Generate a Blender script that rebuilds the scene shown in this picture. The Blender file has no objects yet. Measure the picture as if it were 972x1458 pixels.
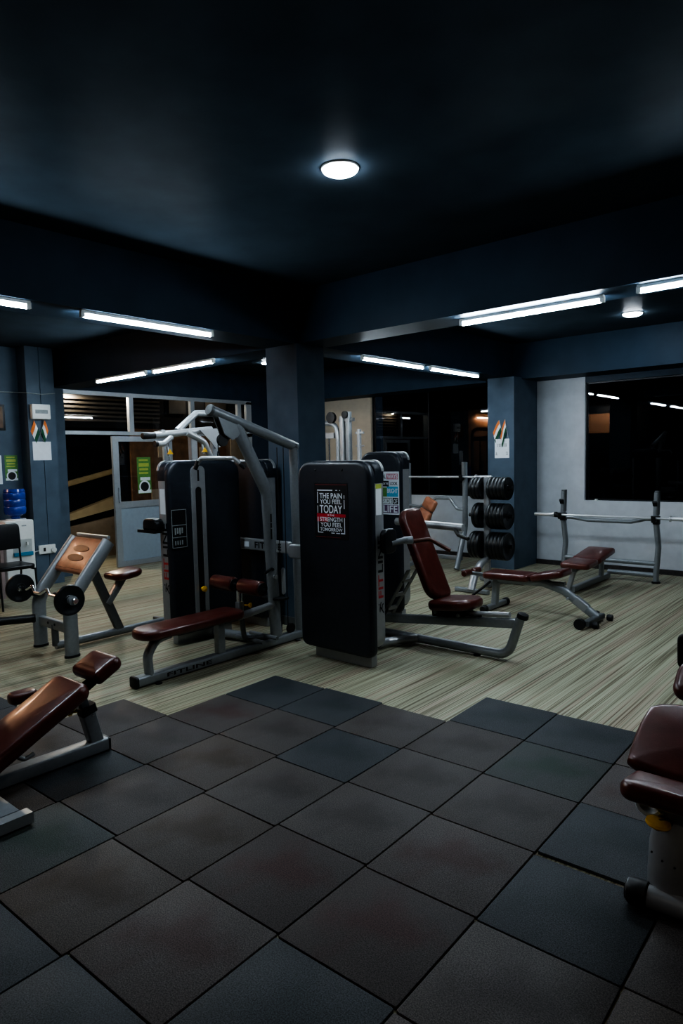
import bpy, math, random
from mathutils import Vector, Matrix
random.seed(7)
C = bpy.context.scene.collection
PI = math.pi
V = Vector

# ---------------------------------------------------------------- materials
def new_mat(name):
    m = bpy.data.materials.new(name); m.use_nodes = True
    nt = m.node_tree
    return m, nt, nt.nodes['Principled BSDF']

def plain(name, col, rough=.5, metal=0., spec=.5, noise=.0, scale=30., coat=0., bump=0., bscale=200.):
    m, nt, b = new_mat(name)
    b.inputs['Base Color'].default_value = (*col, 1)
    b.inputs['Roughness'].default_value = rough
    b.inputs['Metallic'].default_value = metal
    b.inputs['Specular IOR Level'].default_value = spec
    b.inputs['Coat Weight'].default_value = coat
    if noise or bump:
        tc = nt.nodes.new('ShaderNodeTexCoord')
    if noise:
        n = nt.nodes.new('ShaderNodeTexNoise'); n.inputs['Scale'].default_value = scale; n.inputs['Detail'].default_value = 5
        nt.links.new(tc.outputs['Object'], n.inputs['Vector'])
        r = nt.nodes.new('ShaderNodeValToRGB')
        r.color_ramp.elements[0].position = .3; r.color_ramp.elements[1].position = .7
        r.color_ramp.elements[0].color = (*[c*(1-noise) for c in col], 1)
        r.color_ramp.elements[1].color = (*[min(1, c*(1+noise)) for c in col], 1)
        nt.links.new(n.outputs['Fac'], r.inputs['Fac']); nt.links.new(r.outputs['Color'], b.inputs['Base Color'])
    if bump:
        n2 = nt.nodes.new('ShaderNodeTexNoise'); n2.inputs['Scale'].default_value = bscale
        nt.links.new(tc.outputs['Object'], n2.inputs['Vector'])
        bp = nt.nodes.new('ShaderNodeBump'); bp.inputs['Strength'].default_value = bump; bp.inputs['Distance'].default_value = .002
        nt.links.new(n2.outputs['Fac'], bp.inputs['Height']); nt.links.new(bp.outputs['Normal'], b.inputs['Normal'])
    return m

def emis(name, col, s):
    m, nt, b = new_mat(name)
    b.inputs['Base Color'].default_value = (.8, .8, .8, 1)
    b.inputs['Emission Color'].default_value = (*col, 1); b.inputs['Emission Strength'].default_value = s
    return m

def glass(name, tint=(.75, .8, .85), refl=.10):
    m = bpy.data.materials.new(name); m.use_nodes = True; nt = m.node_tree; nt.nodes.clear()
    o = nt.nodes.new('ShaderNodeOutputMaterial'); mx = nt.nodes.new('ShaderNodeMixShader')
    t = nt.nodes.new('ShaderNodeBsdfTransparent'); g = nt.nodes.new('ShaderNodeBsdfGlossy')
    t.inputs['Color'].default_value = (*tint, 1); g.inputs['Roughness'].default_value = .01
    f = nt.nodes.new('ShaderNodeFresnel'); f.inputs['IOR'].default_value = 1.5
    a = nt.nodes.new('ShaderNodeMath'); a.operation = 'MULTIPLY_ADD'; a.use_clamp = True
    a.inputs[1].default_value = 1.6; a.inputs[2].default_value = refl*.3
    nt.links.new(f.outputs[0], a.inputs[0]); nt.links.new(a.outputs[0], mx.inputs[0])
    nt.links.new(t.outputs[0], mx.inputs[1]); nt.links.new(g.outputs[0], mx.inputs[2]); nt.links.new(mx.outputs[0], o.inputs[0])
    return m

def carpet_mat():
    m, nt, b = new_mat('striped_vinyl_carpet')
    N = nt.nodes.new; L = nt.links.new
    tc = N('ShaderNodeTexCoord')
    def stretched(sx, sy, scale, detail=2.):
        mp = N('ShaderNodeMapping'); mp.inputs['Scale'].default_value = (sx, sy, 1); L(tc.outputs['Object'], mp.inputs['Vector'])
        n = N('ShaderNodeTexNoise'); n.inputs['Scale'].default_value = scale; n.inputs['Detail'].default_value = detail
        L(mp.outputs[0], n.inputs['Vector']); return n.outputs['Fac']
    def ramp(fac, stops):
        r = N('ShaderNodeValToRGB'); e = r.color_ramp.elements
        while len(e) < len(stops): e.new(.5)
        for k, (p, c) in enumerate(stops): e[k].position = p; e[k].color = (*c, 1)
        L(fac, r.inputs['Fac']); return r.outputs['Color']
    def mix(mode, fac, a, c):
        x = N('ShaderNodeMix'); x.data_type = 'RGBA'; x.blend_type = mode; x.inputs[0].default_value = fac if isinstance(fac, float) else 1
        if not isinstance(fac, float): L(fac, x.inputs[0])
        L(a, x.inputs[6]); L(c, x.inputs[7]); return x.outputs[2]
    base = ramp(stretched(13, .35, 1.0, 3), [(.3, (.31, .30, .21)), (.5, (.41, .41, .30)), (.62, (.40, .335, .255)), (.75, (.33, .38, .27))])
    def contour(sx, sy, off):
        a = N('ShaderNodeMath'); a.operation = 'SUBTRACT'; a.inputs[1].default_value = off; L(stretched(sx, sy, 1.0, 1.0), a.inputs[0])
        q = N('ShaderNodeMath'); q.operation = 'ABSOLUTE'; L(a.outputs[0], q.inputs[0]); return q.outputs[0]
    lines = ramp(contour(46, .20, .5), [(.0, (.24, .20, .15)), (.022, (.42, .37, .30)), (.050, (1, 1, 1)), (.4, (1.06, 1.06, 1.06))])
    fine = ramp(contour(95, .5, .47), [(.0, (.50, .46, .40)), (.03, (.68, .65, .6)), (.06, (1, 1, 1)), (.3, (1.04, 1.04, 1.04))])
    c = mix('MULTIPLY', .85, base, lines); c = mix('MULTIPLY', .6, c, fine)
    L(c, b.inputs['Base Color'])
    b.inputs['Roughness'].default_value = .55; b.inputs['Specular IOR Level'].default_value = .35
    return m

def rubber_mat(name, col, blot):
    m, nt, b = new_mat(name)
    N = nt.nodes.new; L = nt.links.new
    tc = N('ShaderNodeTexCoord')
    n1 = N('ShaderNodeTexNoise'); n1.inputs['Scale'].default_value = 210; L(tc.outputs['Object'], n1.inputs['Vector'])
    n2 = N('ShaderNodeTexNoise'); n2.inputs['Scale'].default_value = 4.2; n2.inputs['Detail'].default_value = 3; L(tc.outputs['Object'], n2.inputs['Vector'])
    g = N('ShaderNodeVectorMath'); g.operation = 'LENGTH'; L(tc.outputs['Object'], g.inputs[0])
    # worn rim lighter, walked centre tinted
    ad = N('ShaderNodeMath'); ad.operation = 'MULTIPLY_ADD'; ad.inputs[1].default_value = .75; L(n2.outputs['Fac'], ad.inputs[0]); L(g.outputs['Value'], ad.inputs[2])
    r = N('ShaderNodeValToRGB'); e = r.color_ramp.elements
    e[0].position = .40; e[0].color = (*blot, 1); e[1].position = .60; e[1].color = (*col, 1)
    L(ad.outputs[0], r.inputs['Fac'])
    r2 = N('ShaderNodeValToRGB'); r2.color_ramp.elements[0].position = .35; r2.color_ramp.elements[1].position = .68
    r2.color_ramp.elements[0].color = (.35, .35, .35, 1); r2.color_ramp.elements[1].color = (1.6, 1.6, 1.6, 1)
    L(n1.outputs['Fac'], r2.inputs['Fac'])
    x = N('ShaderNodeMix'); x.data_type = 'RGBA'; x.blend_type = 'MULTIPLY'; x.inputs[0].default_value = .85
    L(r.outputs['Color'], x.inputs[6]); L(r2.outputs['Color'], x.inputs[7]); L(x.outputs[2], b.inputs['Base Color'])
    b.inputs['Roughness'].default_value = .62; b.inputs['Specular IOR Level'].default_value = .35
    bp = N('ShaderNodeBump'); bp.inputs['Strength'].default_value = .35; bp.inputs['Distance'].default_value = .002
    L(n1.outputs['Fac'], bp.inputs['Height']); L(bp.outputs['Normal'], b.inputs['Normal'])
    return m

M = dict(
    carpet=carpet_mat(),
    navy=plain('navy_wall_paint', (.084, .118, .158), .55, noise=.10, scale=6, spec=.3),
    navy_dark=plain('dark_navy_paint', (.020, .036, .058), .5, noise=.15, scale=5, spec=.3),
    ceil=plain('navy_ceiling_paint', (.044, .060, .076), .42, noise=.12, scale=3, spec=.004),
    beam=plain('navy_beam_paint', (.026, .046, .070), .5, noise=.12, scale=3, spec=.15),
    white=plain('off_white_wall_paint', (.52, .545, .58), .6, noise=.06, scale=8),
    cream=plain('cream_wall_paint', (.50, .43, .34), .6, noise=.06, scale=8),
    brownwall=plain('brown_wall_paint', (.45, .28, .19), .6, noise=.1, scale=5),
    skirting=plain('dark_skirting_tile', (.05, .045, .045), .3, noise=.3, scale=25),
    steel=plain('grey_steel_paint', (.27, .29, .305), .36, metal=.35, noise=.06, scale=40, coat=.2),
    steel_dark=plain('dark_steel_paint', (.15, .16, .165), .4, metal=.4, noise=.08, scale=40),  # a darker grey than the main frame steel
    silver=plain('silver_panel_paint', (.36, .37, .38), .35, metal=.4, noise=.04, scale=30, coat=.2),
    chrome=plain('chrome', (.75, .76, .78), .14, metal=1., noise=.03, scale=60),
    barsteel=plain('polished_bar_steel', (.62, .64, .66), .28, metal=.55, noise=.03, scale=60),
    black=plain('black_plastic', (.010, .011, .013), .34, noise=.2, scale=40),
    shroud=plain('black_shroud_plastic', (.015, .020, .029), .42, noise=.15, scale=25, coat=.12),
    rubber=plain('black_rubber', (.016, .016, .017), .48, noise=.2, scale=60),
    plate=plain('black_rubber_plate', (.014, .016, .018), .36, noise=.2, scale=60),
    iron=plain('dark_iron', (.04, .042, .045), .4, metal=.6, noise=.2, scale=60),
    ox=plain('oxblood_vinyl', (.100, .026, .020), .30, noise=.22, scale=14, coat=.25, bump=.15, bscale=260),
    tan=plain('tan_brown_vinyl', (.36, .15, .085), .36, noise=.2, scale=12, coat=.15, bump=.15, bscale=260),
    tan_dark=plain('worn_dark_tan_vinyl', (.10, .035, .02), .45, noise=.2, scale=12),
    yellow=plain('yellow_plastic', (.80, .45, .03), .35, noise=.06, scale=40),
    brass=plain('brass', (.60, .42, .12), .25, metal=1., noise=.1, scale=40),
    whitep=plain('white_plastic', (.70, .72, .70), .35, noise=.03, scale=30),
    paper=plain('white_paper', (.72, .76, .80), .8, noise=.03, scale=20),
    blackpaper=plain('black_poster_paper', (.006, .007, .009), .5, noise=.1, scale=20),
    redink=plain('red_ink', (.50, .02, .03), .6, noise=.1, scale=60),
    redtxt=plain('red_lettering_paint', (.45, .05, .05), .5, noise=.1, scale=60),
    ink=plain('dark_ink', (.012, .012, .014), .5, noise=.1, scale=60),
    cyanink=plain('cyan_ink', (.10, .40, .60), .6, noise=.15, scale=60),
    pinkink=plain('pink_ink', (.55, .22, .28), .6, noise=.15, scale=60),
    greyink=plain('grey_ink', (.30, .33, .33), .6, noise=.15, scale=60),
    greenink=plain('green_poster_ink', (.10, .26, .06), .6, noise=.2, scale=40),
    limeink=plain('lime_ink', (.42, .48, .10), .6, noise=.1, scale=60),
    purpleink=plain('purple_ink', (.14, .08, .16), .6, noise=.1, scale=60),
    saffron=plain('saffron_cloth', (.75, .22, .06), .8, noise=.08, scale=60),
    flagwhite=plain('white_cloth', (.75, .75, .75), .8, noise=.05, scale=60),
    flaggreen=plain('green_cloth', (.02, .10, .05), .8, noise=.1, scale=60),
    alu=plain('aluminium_frame', (.42, .45, .48), .38, metal=.5, noise=.04, scale=30),
    doorpanel=plain('grey_door_laminate', (.30, .36, .42), .45, noise=.05, scale=20),
    wood=plain('brown_wood', (.13, .07, .035), .55, noise=.3, scale=9),
    woodgap=plain('beige_curtain_cloth', (.33, .27, .20), .8, noise=.1, scale=14),
    ochre=plain('ochre_parapet_paint', (.46, .35, .20), .7, noise=.1, scale=6),
    ochre_edge=plain('yellow_painted_edge', (.36, .26, .13), .7, noise=.15, scale=9),
    stucco=plain('beige_stucco', (.30, .225, .155), .8, noise=.12, scale=12),
    night=plain('night_backdrop_dark_wall', (.004, .004, .005), .9, noise=.2, scale=1),
    bluewater=plain('blue_water_jug', (.02, .05, .30), .18, noise=.12, scale=8, coat=.3),
    bluetrim=plain('blue_trim', (.03, .22, .36), .4, noise=.05, scale=30),
    peach=plain('peach_laminate', (.60, .36, .28), .5, noise=.05, scale=20),
    blind=plain('brown_slatted_blind', (.035, .031, .026), .7, noise=.2, scale=10),
    tube=emis('cool_white_tube', (.78, .90, 1.0), 34.),
    lamp=emis('cool_downlight', (.80, .90, 1.0), 26.),
    lamp_small=emis('cool_small_downlight', (.80, .90, 1.0), 26.),
    warmtube=emis('warm_tube', (1.0, .66, .42), 40.),
    warmlamp=emis('warm_downlight', (1., .84, .70), 40.),
    glass=glass('window_glass'),
    glassd=glass('door_glass', (.85, .88, .9), .05),
)
M['ceil'].node_tree.nodes['Principled BSDF'].inputs['Specular Tint'].default_value = (.68, .86, 1, 1)
RUB = [rubber_mat('charcoal_rubber_mat', (.092, .081, .076), (.064, .054, .051)),
       rubber_mat('reddish_rubber_mat', (.096, .082, .077), (.080, .050, .046)),
       rubber_mat('bluish_rubber_mat', (.056, .062, .068), (.040, .048, .052)),
       rubber_mat('greenish_rubber_mat', (.068, .074, .071), (.042, .060, .049)),
       rubber_mat('brownish_rubber_mat', (.097, .081, .071), (.066, .048, .036)),
       rubber_mat('dark_red_rubber_mat', (.068, .056, .052), (.070, .036, .033))]

# ---------------------------------------------------------------- mesh helper
def fillet(pts, r, n=6):
    pts = [V(p) for p in pts]
    if len(pts) < 3 or r <= 0: return pts
    out = [pts[0]]
    for a, b, c in zip(pts, pts[1:], pts[2:]):
        d1 = (a-b); d2 = (c-b); l1 = d1.length; l2 = d2.length; d1.normalize(); d2.normalize()
        ang = d1.angle(d2)
        if ang > PI-.02: out.append(b); continue
        t = min(r/math.tan(ang/2), l1*.48, l2*.48)
        p, q = b+d1*t, b+d2*t
        for k in range(n+1):
            s = k/n
            out.append((1-s)**2*p+2*s*(1-s)*b+s*s*q)
    out.append(pts[-1])
    return out

def rrect(w, h, r, n=4):
    """closed 2-D rounded rectangle centred on the origin; r one radius or four (br, tr, tl, bl)"""
    rs = [r]*4 if not isinstance(r, (tuple, list)) else r
    out = []
    for (cx, cy, a0), rr in zip(((1, -1, -PI/2), (1, 1, 0), (-1, 1, PI/2), (-1, -1, PI)), rs):
        rr = max(min(rr, w/2-1e-4, h/2-1e-4), 1e-4)
        for k in range(n+1):
            a = a0+PI/2*k/n
            out.append((cx*(w/2-rr)+rr*math.cos(a), cy*(h/2-rr)+rr*math.sin(a)))
    return out

class MB:
    def __init__(s): s.v = []; s.f = []
    def add(s, vs, fs):
        o = len(s.v); s.v += [V(p) for p in vs]; s.f += [tuple(i+o for i in f) for f in fs]; return s
    def box(s, c, d, rz=0., R=None):
        R = R or Matrix.Rotation(rz, 3, 'Z'); c = V(c)
        vs = [c+R@V((x*d[0]/2, y*d[1]/2, z*d[2]/2)) for x in (-1, 1) for y in (-1, 1) for z in (-1, 1)]
        return s.add(vs, [(0, 1, 3, 2), (4, 6, 7, 5), (0, 4, 5, 1), (2, 3, 7, 6), (0, 2, 6, 4), (1, 5, 7, 3)])
    def bb(s, x0, x1, y0, y1, z0, z1): return s.box(((x0+x1)/2, (y0+y1)/2, (z0+z1)/2), (abs(x1-x0), abs(y1-y0), abs(z1-z0)))
    def sweep(s, pts, prof, up=(0, 0, 1), closed=False):
        pts = [V(p) for p in pts]; n = len(pts); m = len(prof)
        T = []
        for i in range(n):
            if closed: t = pts[(i+1) % n]-pts[i-1]
            else: t = pts[min(i+1, n-1)]-pts[max(i-1, 0)]
            T.append(t.normalized())
        u = V(up); u = u-T[0]*u.dot(T[0])
        if u.length < 1e-4: u = V((1, 0, 0)); u = u-T[0]*u.dot(T[0])
        u.normalize(); vs = []
        for i in range(n):
            u = u-T[i]*u.dot(T[i]); u.normalize(); w = T[i].cross(u)
            for a, b in prof: vs.append(pts[i]+w*a+u*b)
        fs = []
        for i in range(n if closed else n-1):
            j = (i+1) % n
            for k in range(m):
                l = (k+1) % m; fs.append((i*m+k, j*m+k, j*m+l, i*m+l))
        if not closed:
            fs.append(tuple(range(m))); fs.append(tuple((n-1)*m+k for k in reversed(range(m))))
        return s.add(vs, fs)
    def tube(s, pts, r, fil=0., seg=14, up=(0, 0, 1), n=6):
        return s.sweep(fillet(pts, fil, n), [(r*math.cos(2*PI*k/seg), r*math.sin(2*PI*k/seg)) for k in range(seg)], up)
    def oval(s, pts, a, b, fil=0., seg=18, up=(0, 0, 1)):
        return s.sweep(fillet(pts, fil), [(a*math.cos(2*PI*k/seg), b*math.sin(2*PI*k/seg)) for k in range(seg)], up)
    def bar(s, pts, w, h, fil=0., up=(0, 0, 1), r=None):
        return s.sweep(fillet(pts, fil), rrect(w, h, min(w, h)*.2 if r is None else r, 3), up)
    def cyl(s, a, b, r, seg=20): return s.tube([a, b], r, seg=seg)
    def lathe(s, c, axis, prof, seg=24, ref=(0, 0, 1), ring=False):
        """prof: (radius, distance along axis)"""
        c = V(c); ax = V(axis).normalized(); u = V(ref)-ax*V(ref).dot(ax)
        if u.length < 1e-3: u = V((1, 0, 0))-ax*ax.x
        u.normalize(); w = ax.cross(u); vs = []; m = len(prof)
        for k in range(seg):
            a = 2*PI*k/seg
            for r, d in prof: vs.append(c+ax*d+(u*math.cos(a)+w*math.sin(a))*r)
        fs = []
        for k in range(seg):
            j = (k+1) % seg
            for i in range(m-1): fs.append((k*m+i, j*m+i, j*m+i+1, k*m+i+1))
        if ring:
            for k in range(seg): fs.append((k*m+m-1, ((k+1) % seg)*m+m-1, ((k+1) % seg)*m, k*m))
            return s.add(vs, fs)
        if prof[0][0] > 1e-5: fs.append(tuple(k*m for k in reversed(range(seg))))
        if prof[-1][0] > 1e-5: fs.append(tuple(k*m+m-1 for k in range(seg)))
        return s.add(vs, fs)
    def pad(s, outline, o, ux, uy, th, bev=.02, crown=.0, n=4, backbev=None):
        """outline (2-D, counter-clockwise) in plane o,ux,uy, grown along ux x uy by th with rounded rims"""
        o = V(o); ux = V(ux).normalized(); uy = V(uy).normalized(); un = ux.cross(uy)
        P = [V((*p, 0)) for p in outline]; m = len(P)
        nrm = []
        for i in range(m):
            t = (P[(i+1) % m]-P[i-1]); t.normalize(); nrm.append(V((t.y, -t.x, 0)))
        rings = []
        bb_ = bev if backbev is None else backbev
        for k in range(n+1):
            a = PI/2*k/n; rings.append((bb_*(1-math.sin(a)), bb_*(1-math.cos(a))))
        for k in range(n+1):
            a = PI/2*k/n; rings.append((bev*(1-math.cos(a)), th-bev*(1-math.sin(a))))
        cx = sum(p.x for p in P)/m; cy = sum(p.y for p in P)/m; vs = []
        for ins, h in rings:
            for p, q in zip(P, nrm):
                x = p-q*ins; vs.append(o+ux*x.x+uy*x.y+un*h)
        fs = [tuple(reversed(range(m)))]
        R = len(rings)
        for r_ in range(R-1):
            for k in range(m):
                l = (k+1) % m; fs.append((r_*m+k, r_*m+l, (r_+1)*m+l, (r_+1)*m+k))
        last = R-1
        if crown:
            for q, f in ((.75, .55), (.4, .9)):
                for i in range(m):
                    x = P[i]-nrm[i]*bev; x = V((cx+(x.x-cx)*q, cy+(x.y-cy)*q, 0)); vs.append(o+ux*x.x+uy*x.y+un*(th+crown*f))
                for k in range(m):
                    l = (k+1) % m; fs.append((last*m+k, last*m+l, (last+1)*m+l, (last+1)*m+k))
                last += 1
            c = len(vs); vs.append(o+ux*cx+uy*cy+un*(th+crown))
            for k in range(m): fs.append((last*m+k, last*m+(k+1) % m, c))
        else:
            fs.append(tuple(last*m+k for k in range(m)))
        return s.add(vs, fs)
    def obj(s, name, mat, parent=None, sharp=38):
        me = bpy.data.meshes.new(name)
        off = V((0, 0, 0))
        p = parent
        while p is not None: off += p.location; p = p.parent
        if parent is None and s.v:
            lo = [min(v[i] for v in s.v) for i in range(3)]; hi = [max(v[i] for v in s.v) for i in range(3)]
            off = V(((lo[0]+hi[0])/2, (lo[1]+hi[1])/2, lo[2]))
        me.from_pydata([v-off for v in s.v], [], s.f)
        me.validate(); me.update()
        import bmesh
        bm = bmesh.new(); bm.from_mesh(me); bmesh.ops.recalc_face_normals(bm, faces=bm.faces); bm.to_mesh(me); bm.free()
        for pl in me.polygons: pl.use_smooth = True
        me.set_sharp_from_angle(angle=math.radians(sharp))
        me.materials.append(mat)
        o = bpy.data.objects.new(name, me); C.objects.link(o)
        if parent: o.parent = parent
        else: o.location = off
        return o

def thing(name, label, cat, loc=(0, 0, 0), group=None):
    o = bpy.data.objects.new(name, None); C.objects.link(o); o.location = loc; o.empty_display_size = .1
    o['label'] = label; o['category'] = cat
    if group: o['group'] = group
    return o
def tag(o, label, cat, group=None):
    o['label'] = label; o['category'] = cat
    if group: o['group'] = group
    return o
def struct(o): o['kind'] = 'structure'; return o
def plabel(o, l): o['label'] = l; return o

def text_mesh(name, lines, mat, parent, o, ux, uy, depth=.001):
    """lines: (string, x, y, height, width) laid in plane o,ux,uy; one mesh of lettering"""
    o = V(o); ux = V(ux).normalized(); uy = V(uy).normalized(); un = ux.cross(uy)
    mb = MB()
    for st, x, y, h, w in lines:
        cu = bpy.data.curves.new('lettering', 'FONT'); cu.body = st; cu.size = 1; cu.offset = .018
        to = bpy.data.objects.new('lettering', cu); C.objects.link(to)
        bpy.context.view_layer.update()
        me = to.to_mesh()
        xs = [v.co.x for v in me.vertices]; ys = [v.co.y for v in me.vertices]
        sx = w/(max(xs)-min(xs)); sy = h/(max(ys)-min(ys)); x0, y0 = min(xs), min(ys)
        mb.add([o+ux*(x+(v.co.x-x0)*sx)+uy*(y+(v.co.y-y0)*sy)+un*depth for v in me.vertices], [tuple(p.vertices) for p in me.polygons])
        to.to_mesh_clear(); bpy.data.objects.remove(to); bpy.data.curves.remove(cu)
    return mb.obj(name, mat, parent)

def quad(o, ux, uy, x0, x1, y0, y1, d=0.):
    o = V(o); ux = V(ux).normalized(); uy = V(uy).normalized(); un = ux.cross(uy)
    return [o+ux*x+uy*y+un*d for x, y in ((x0, y0), (x1, y0), (x1, y1), (x0, y1))]
def rects(name, lst, mat, parent, o, ux, uy, d=.001):
    mb = MB()
    for x0, x1, y0, y1 in lst: mb.add(quad(o, ux, uy, x0, x1, y0, y1, d), [(0, 1, 2, 3)])
    return mb.obj(name, mat, parent)

X, Y, Z = V((1, 0, 0)), V((0, 1, 0)), V((0, 0, 1))

# ================================================================ camera
f = 958.6; H = 1.634
th, pi_, ro = math.radians(40.88), math.radians(-4.555), math.radians(-1.238)
f0 = V((-math.sin(th), math.cos(th), 0)); r0 = V((math.cos(th), math.sin(th), 0))
F = f0*math.cos(pi_)+Z*math.sin(pi_); U = r0.cross(F)
Rr = r0*math.cos(ro)+U*math.sin(ro); Uu = -r0*math.sin(ro)+U*math.cos(ro)
cam = bpy.data.cameras.new('camera'); co = bpy.data.objects.new('camera', cam); C.objects.link(co)
mw = Matrix.Identity(4)
for i in range(3): mw[i][0] = Rr[i]; mw[i][1] = Uu[i]; mw[i][2] = -F[i]; mw[i][3] = (0, 0, H)[i]
co.matrix_world = mw
cam.sensor_fit = 'VERTICAL'; cam.sensor_height = 36; cam.lens = f/1458*36; cam.clip_start = .05
bpy.context.scene.camera = co
CAM = V((0, 0, H))
def project(p):
    d = V(p)-CAM; z = d.dot(F)
    return (486+f*d.dot(Rr)/z, 729-f*d.dot(Uu)/z, z)

# ================================================================ room shell
CZ, BZ = 3.20, 2.72
XL, XR, YB, YF = -9.5, 3.0, 9.5, -4.0
struct(MB().bb(XL-1.9, XR+.1, YF-.1, YB+.1, -.1, 0).obj('floor', M['carpet']))
struct(MB().bb(XL-.1, XR+.1, YF-.1, YB+.1, CZ, CZ+.1).obj('ceiling', M['ceil']))
struct(MB().bb(-4.92, -4.5, YF, YB, BZ, CZ).obj('trim_1', M['beam']))
struct(MB().bb(XL, -4.92, 4.62, 5.0, BZ, CZ).bb(-4.5, XR, 4.62, 5.0, BZ, CZ).obj('trim_2', M['beam']))
struct(MB().bb(XL, -4.92, 9.0, YB, 2.70, CZ).bb(-4.5, XR, 9.0, YB, 2.70, CZ).obj('trim_3', M['beam']))
struct(MB().bb(-4.92, -4.5, 4.6, 4.98, 0, BZ).obj('wall_pillar', M['navy']))
struct(MB().bb(-4.95, -4.47, 4.585, 5.01, 0, .09).obj('baseboard_pillar', M['steel_dark']))
struct(MB().bb(-4.77, -4.36, 8.76, YB, 0, BZ).obj('wall_column', M['navy']))
# back wall with two window openings
W1 = (-3.645, .6, .965, 2.62); W2 = (-7.49, -5.0, .985, 2.82)
struct(MB().bb(-4.36, W1[0], YB, YB+.15, 0, CZ).bb(W1[0], W1[1], YB, YB+.15, 0, W1[2]).bb(W1[1], XR, YB, YB+.15, 0, CZ)
       .bb(W2[1], -4.36, YB, YB+.15, 0, CZ).bb(W2[0], W2[1], YB, YB+.15, 0, W2[2]).obj('wall_back', M['white']))
struct(MB().bb(W1[0], W1[1], YB+.001, YB+.15, W1[3], CZ).bb(W2[0], W2[1], YB+.001, YB+.15, W2[3], CZ).obj('wall_lintel', M['navy_dark']))
struct(MB().bb(XL, W2[0], YB, YB+.15, 0, CZ).obj('wall_back_left', M['cream']))
struct(MB().bb(-4.36, XR, YB-.02, YB, 0, .07).obj('baseboard_back', M['skirting']))
struct(MB().bb(XL, -4.77, YB-.02, YB, 0, .07).obj('baseboard_back_left', M['skirting']))
for n, (x0, x1, z0, z1), muls in ((1, W1, (-1.6,)), (2, W2, (-6.31,))):
    w = bpy.data.objects.new('window_%d' % n, None); C.objects.link(w); w.location = ((x0+x1)/2, YB+.06, z0); struct(w)
    fr = MB()
    for a, b, c, d in ((x0, x1, z0, z0+.02), (x0, x1, z1-.02, z1), (x0, x0+.02, z0, z1), (x1-.02, x1, z0, z1)): fr.bb(a, b, YB+.05, YB+.08, c, d)
    for m_ in muls: fr.bb(m_-.006, m_+.006, YB+.058, YB+.07, z0, z1)
    fr.obj('frame', M['iron'], w)
    MB().add([(x0, YB+.066, z0), (x1, YB+.066, z0), (x1, YB+.066, z1), (x0, YB+.066, z1)], [(0, 1, 2, 3)]).obj('pane', M['glass'], w)
w1 = bpy.data.objects['window_1']
MB().bb(-3.50, -3.47, YB+.0, YB+.05, .965, .985).obj('latch', M['whitep'], w1)
# side and front walls
struct(MB().bb(XL-.1, XL, YF, .6, 0, CZ).bb(XL-.1, XL, 2.95, 3.2, 0, CZ).bb(XL-.1, XL+.25, 3.2, 4.10, 0, CZ).obj('wall_left', M['navy']))
struct(MB().bb(XL-.1, XL, .6, 2.95, 0, CZ).obj('wall_left_brown', M['brownwall']))
lc = MB().bb(XL-.1, -9.0, 4.10, 4.28, 0, CZ).bb(XL-.1, -9.0, 4.288, 4.48, 0, CZ).bb(XL-.1, -9.012, 4.27, 4.30, 0, CZ).bb(XL-.1, -9.42, 4.48, 4.82, 0, CZ)
struct(lc.obj('wall_left_pilaster', M['navy']))
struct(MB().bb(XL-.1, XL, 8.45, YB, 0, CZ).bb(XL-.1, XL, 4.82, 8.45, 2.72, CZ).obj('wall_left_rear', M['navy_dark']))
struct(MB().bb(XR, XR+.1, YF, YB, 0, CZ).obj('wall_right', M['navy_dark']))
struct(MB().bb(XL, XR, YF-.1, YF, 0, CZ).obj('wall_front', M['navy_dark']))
struct(MB().bb(-8.9, -7.2, YF, YF+.02, 2.3, 2.95).obj('wall_front_brown', M['brownwall']))

# aluminium partition with door opening and transom
w3 = bpy.data.objects.new('window_3', None); C.objects.link(w3); w3.location = (XL, 6.6, 2.1); struct(w3)
fr = MB()
fr.bb(XL-.03, XL+.03, 4.82, 8.45, 2.66, 2.72).bb(XL-.03, XL+.03, 4.82, 8.45, 2.07, 2.125)
for y in (5.94, 7.12, 8.16): fr.bb(XL-.03, XL+.035, y-.04, y+.04, 2.12, 2.70)
fr.bb(XL-.03, XL+.03, 8.33, 8.45, 0, 2.70).bb(XL-.03, XL+.03, 6.62, 6.68, 0, 2.1)
fr.obj('frame', M['alu'], w3)
MB().add([(XL, 4.82, 2.125), (XL, 8.33, 2.125), (XL, 8.33, 2.66), (XL, 4.82, 2.66)], [(0, 1, 2, 3)]).obj('pane', M['glassd'], w3)
MB().add([(XL, 6.68, .95), (XL, 8.33, .95), (XL, 8.33, 2.07), (XL, 6.68, 2.07)], [(0, 1, 2, 3)]).obj('pane', M['glassd'], w3)
MB().bb(XL-.01, XL+.01, 6.68, 8.33, 0, .95).obj('panel', M['doorpanel'], w3)
d1 = bpy.data.objects.new('door_1', None); C.objects.link(d1); d1.location = (XL, 6.1, 0); struct(d1)
df = MB().bb(XL-.02, XL+.03, 5.59, 5.69, .01, 2.05).bb(XL-.02, XL+.03, 6.52, 6.60, .01, 2.05).bb(XL-.02, XL+.03, 5.69, 6.52, 1.97, 2.05)\
    .bb(XL-.02, XL+.03, 5.69, 6.52, .93, 1.03).bb(XL-.02, XL+.03, 5.69, 6.52, .01, .09)
df.obj('door_frame', M['alu'], d1)
MB().bb(XL-.005, XL+.012, 5.69, 6.52, .09, .93).obj('door_panel', M['doorpanel'], d1)
MB().add([(XL, 5.69, 1.03), (XL, 6.52, 1.03), (XL, 6.52, 1.97), (XL, 5.69, 1.97)], [(0, 1, 2, 3)]).obj('pane', M['glassd'], d1)
MB().bar([(XL+.05, 5.66, 1.02), (XL+.05, 5.66, 1.25)], .025, .03).obj('door_handle', M['alu'], d1)
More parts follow.
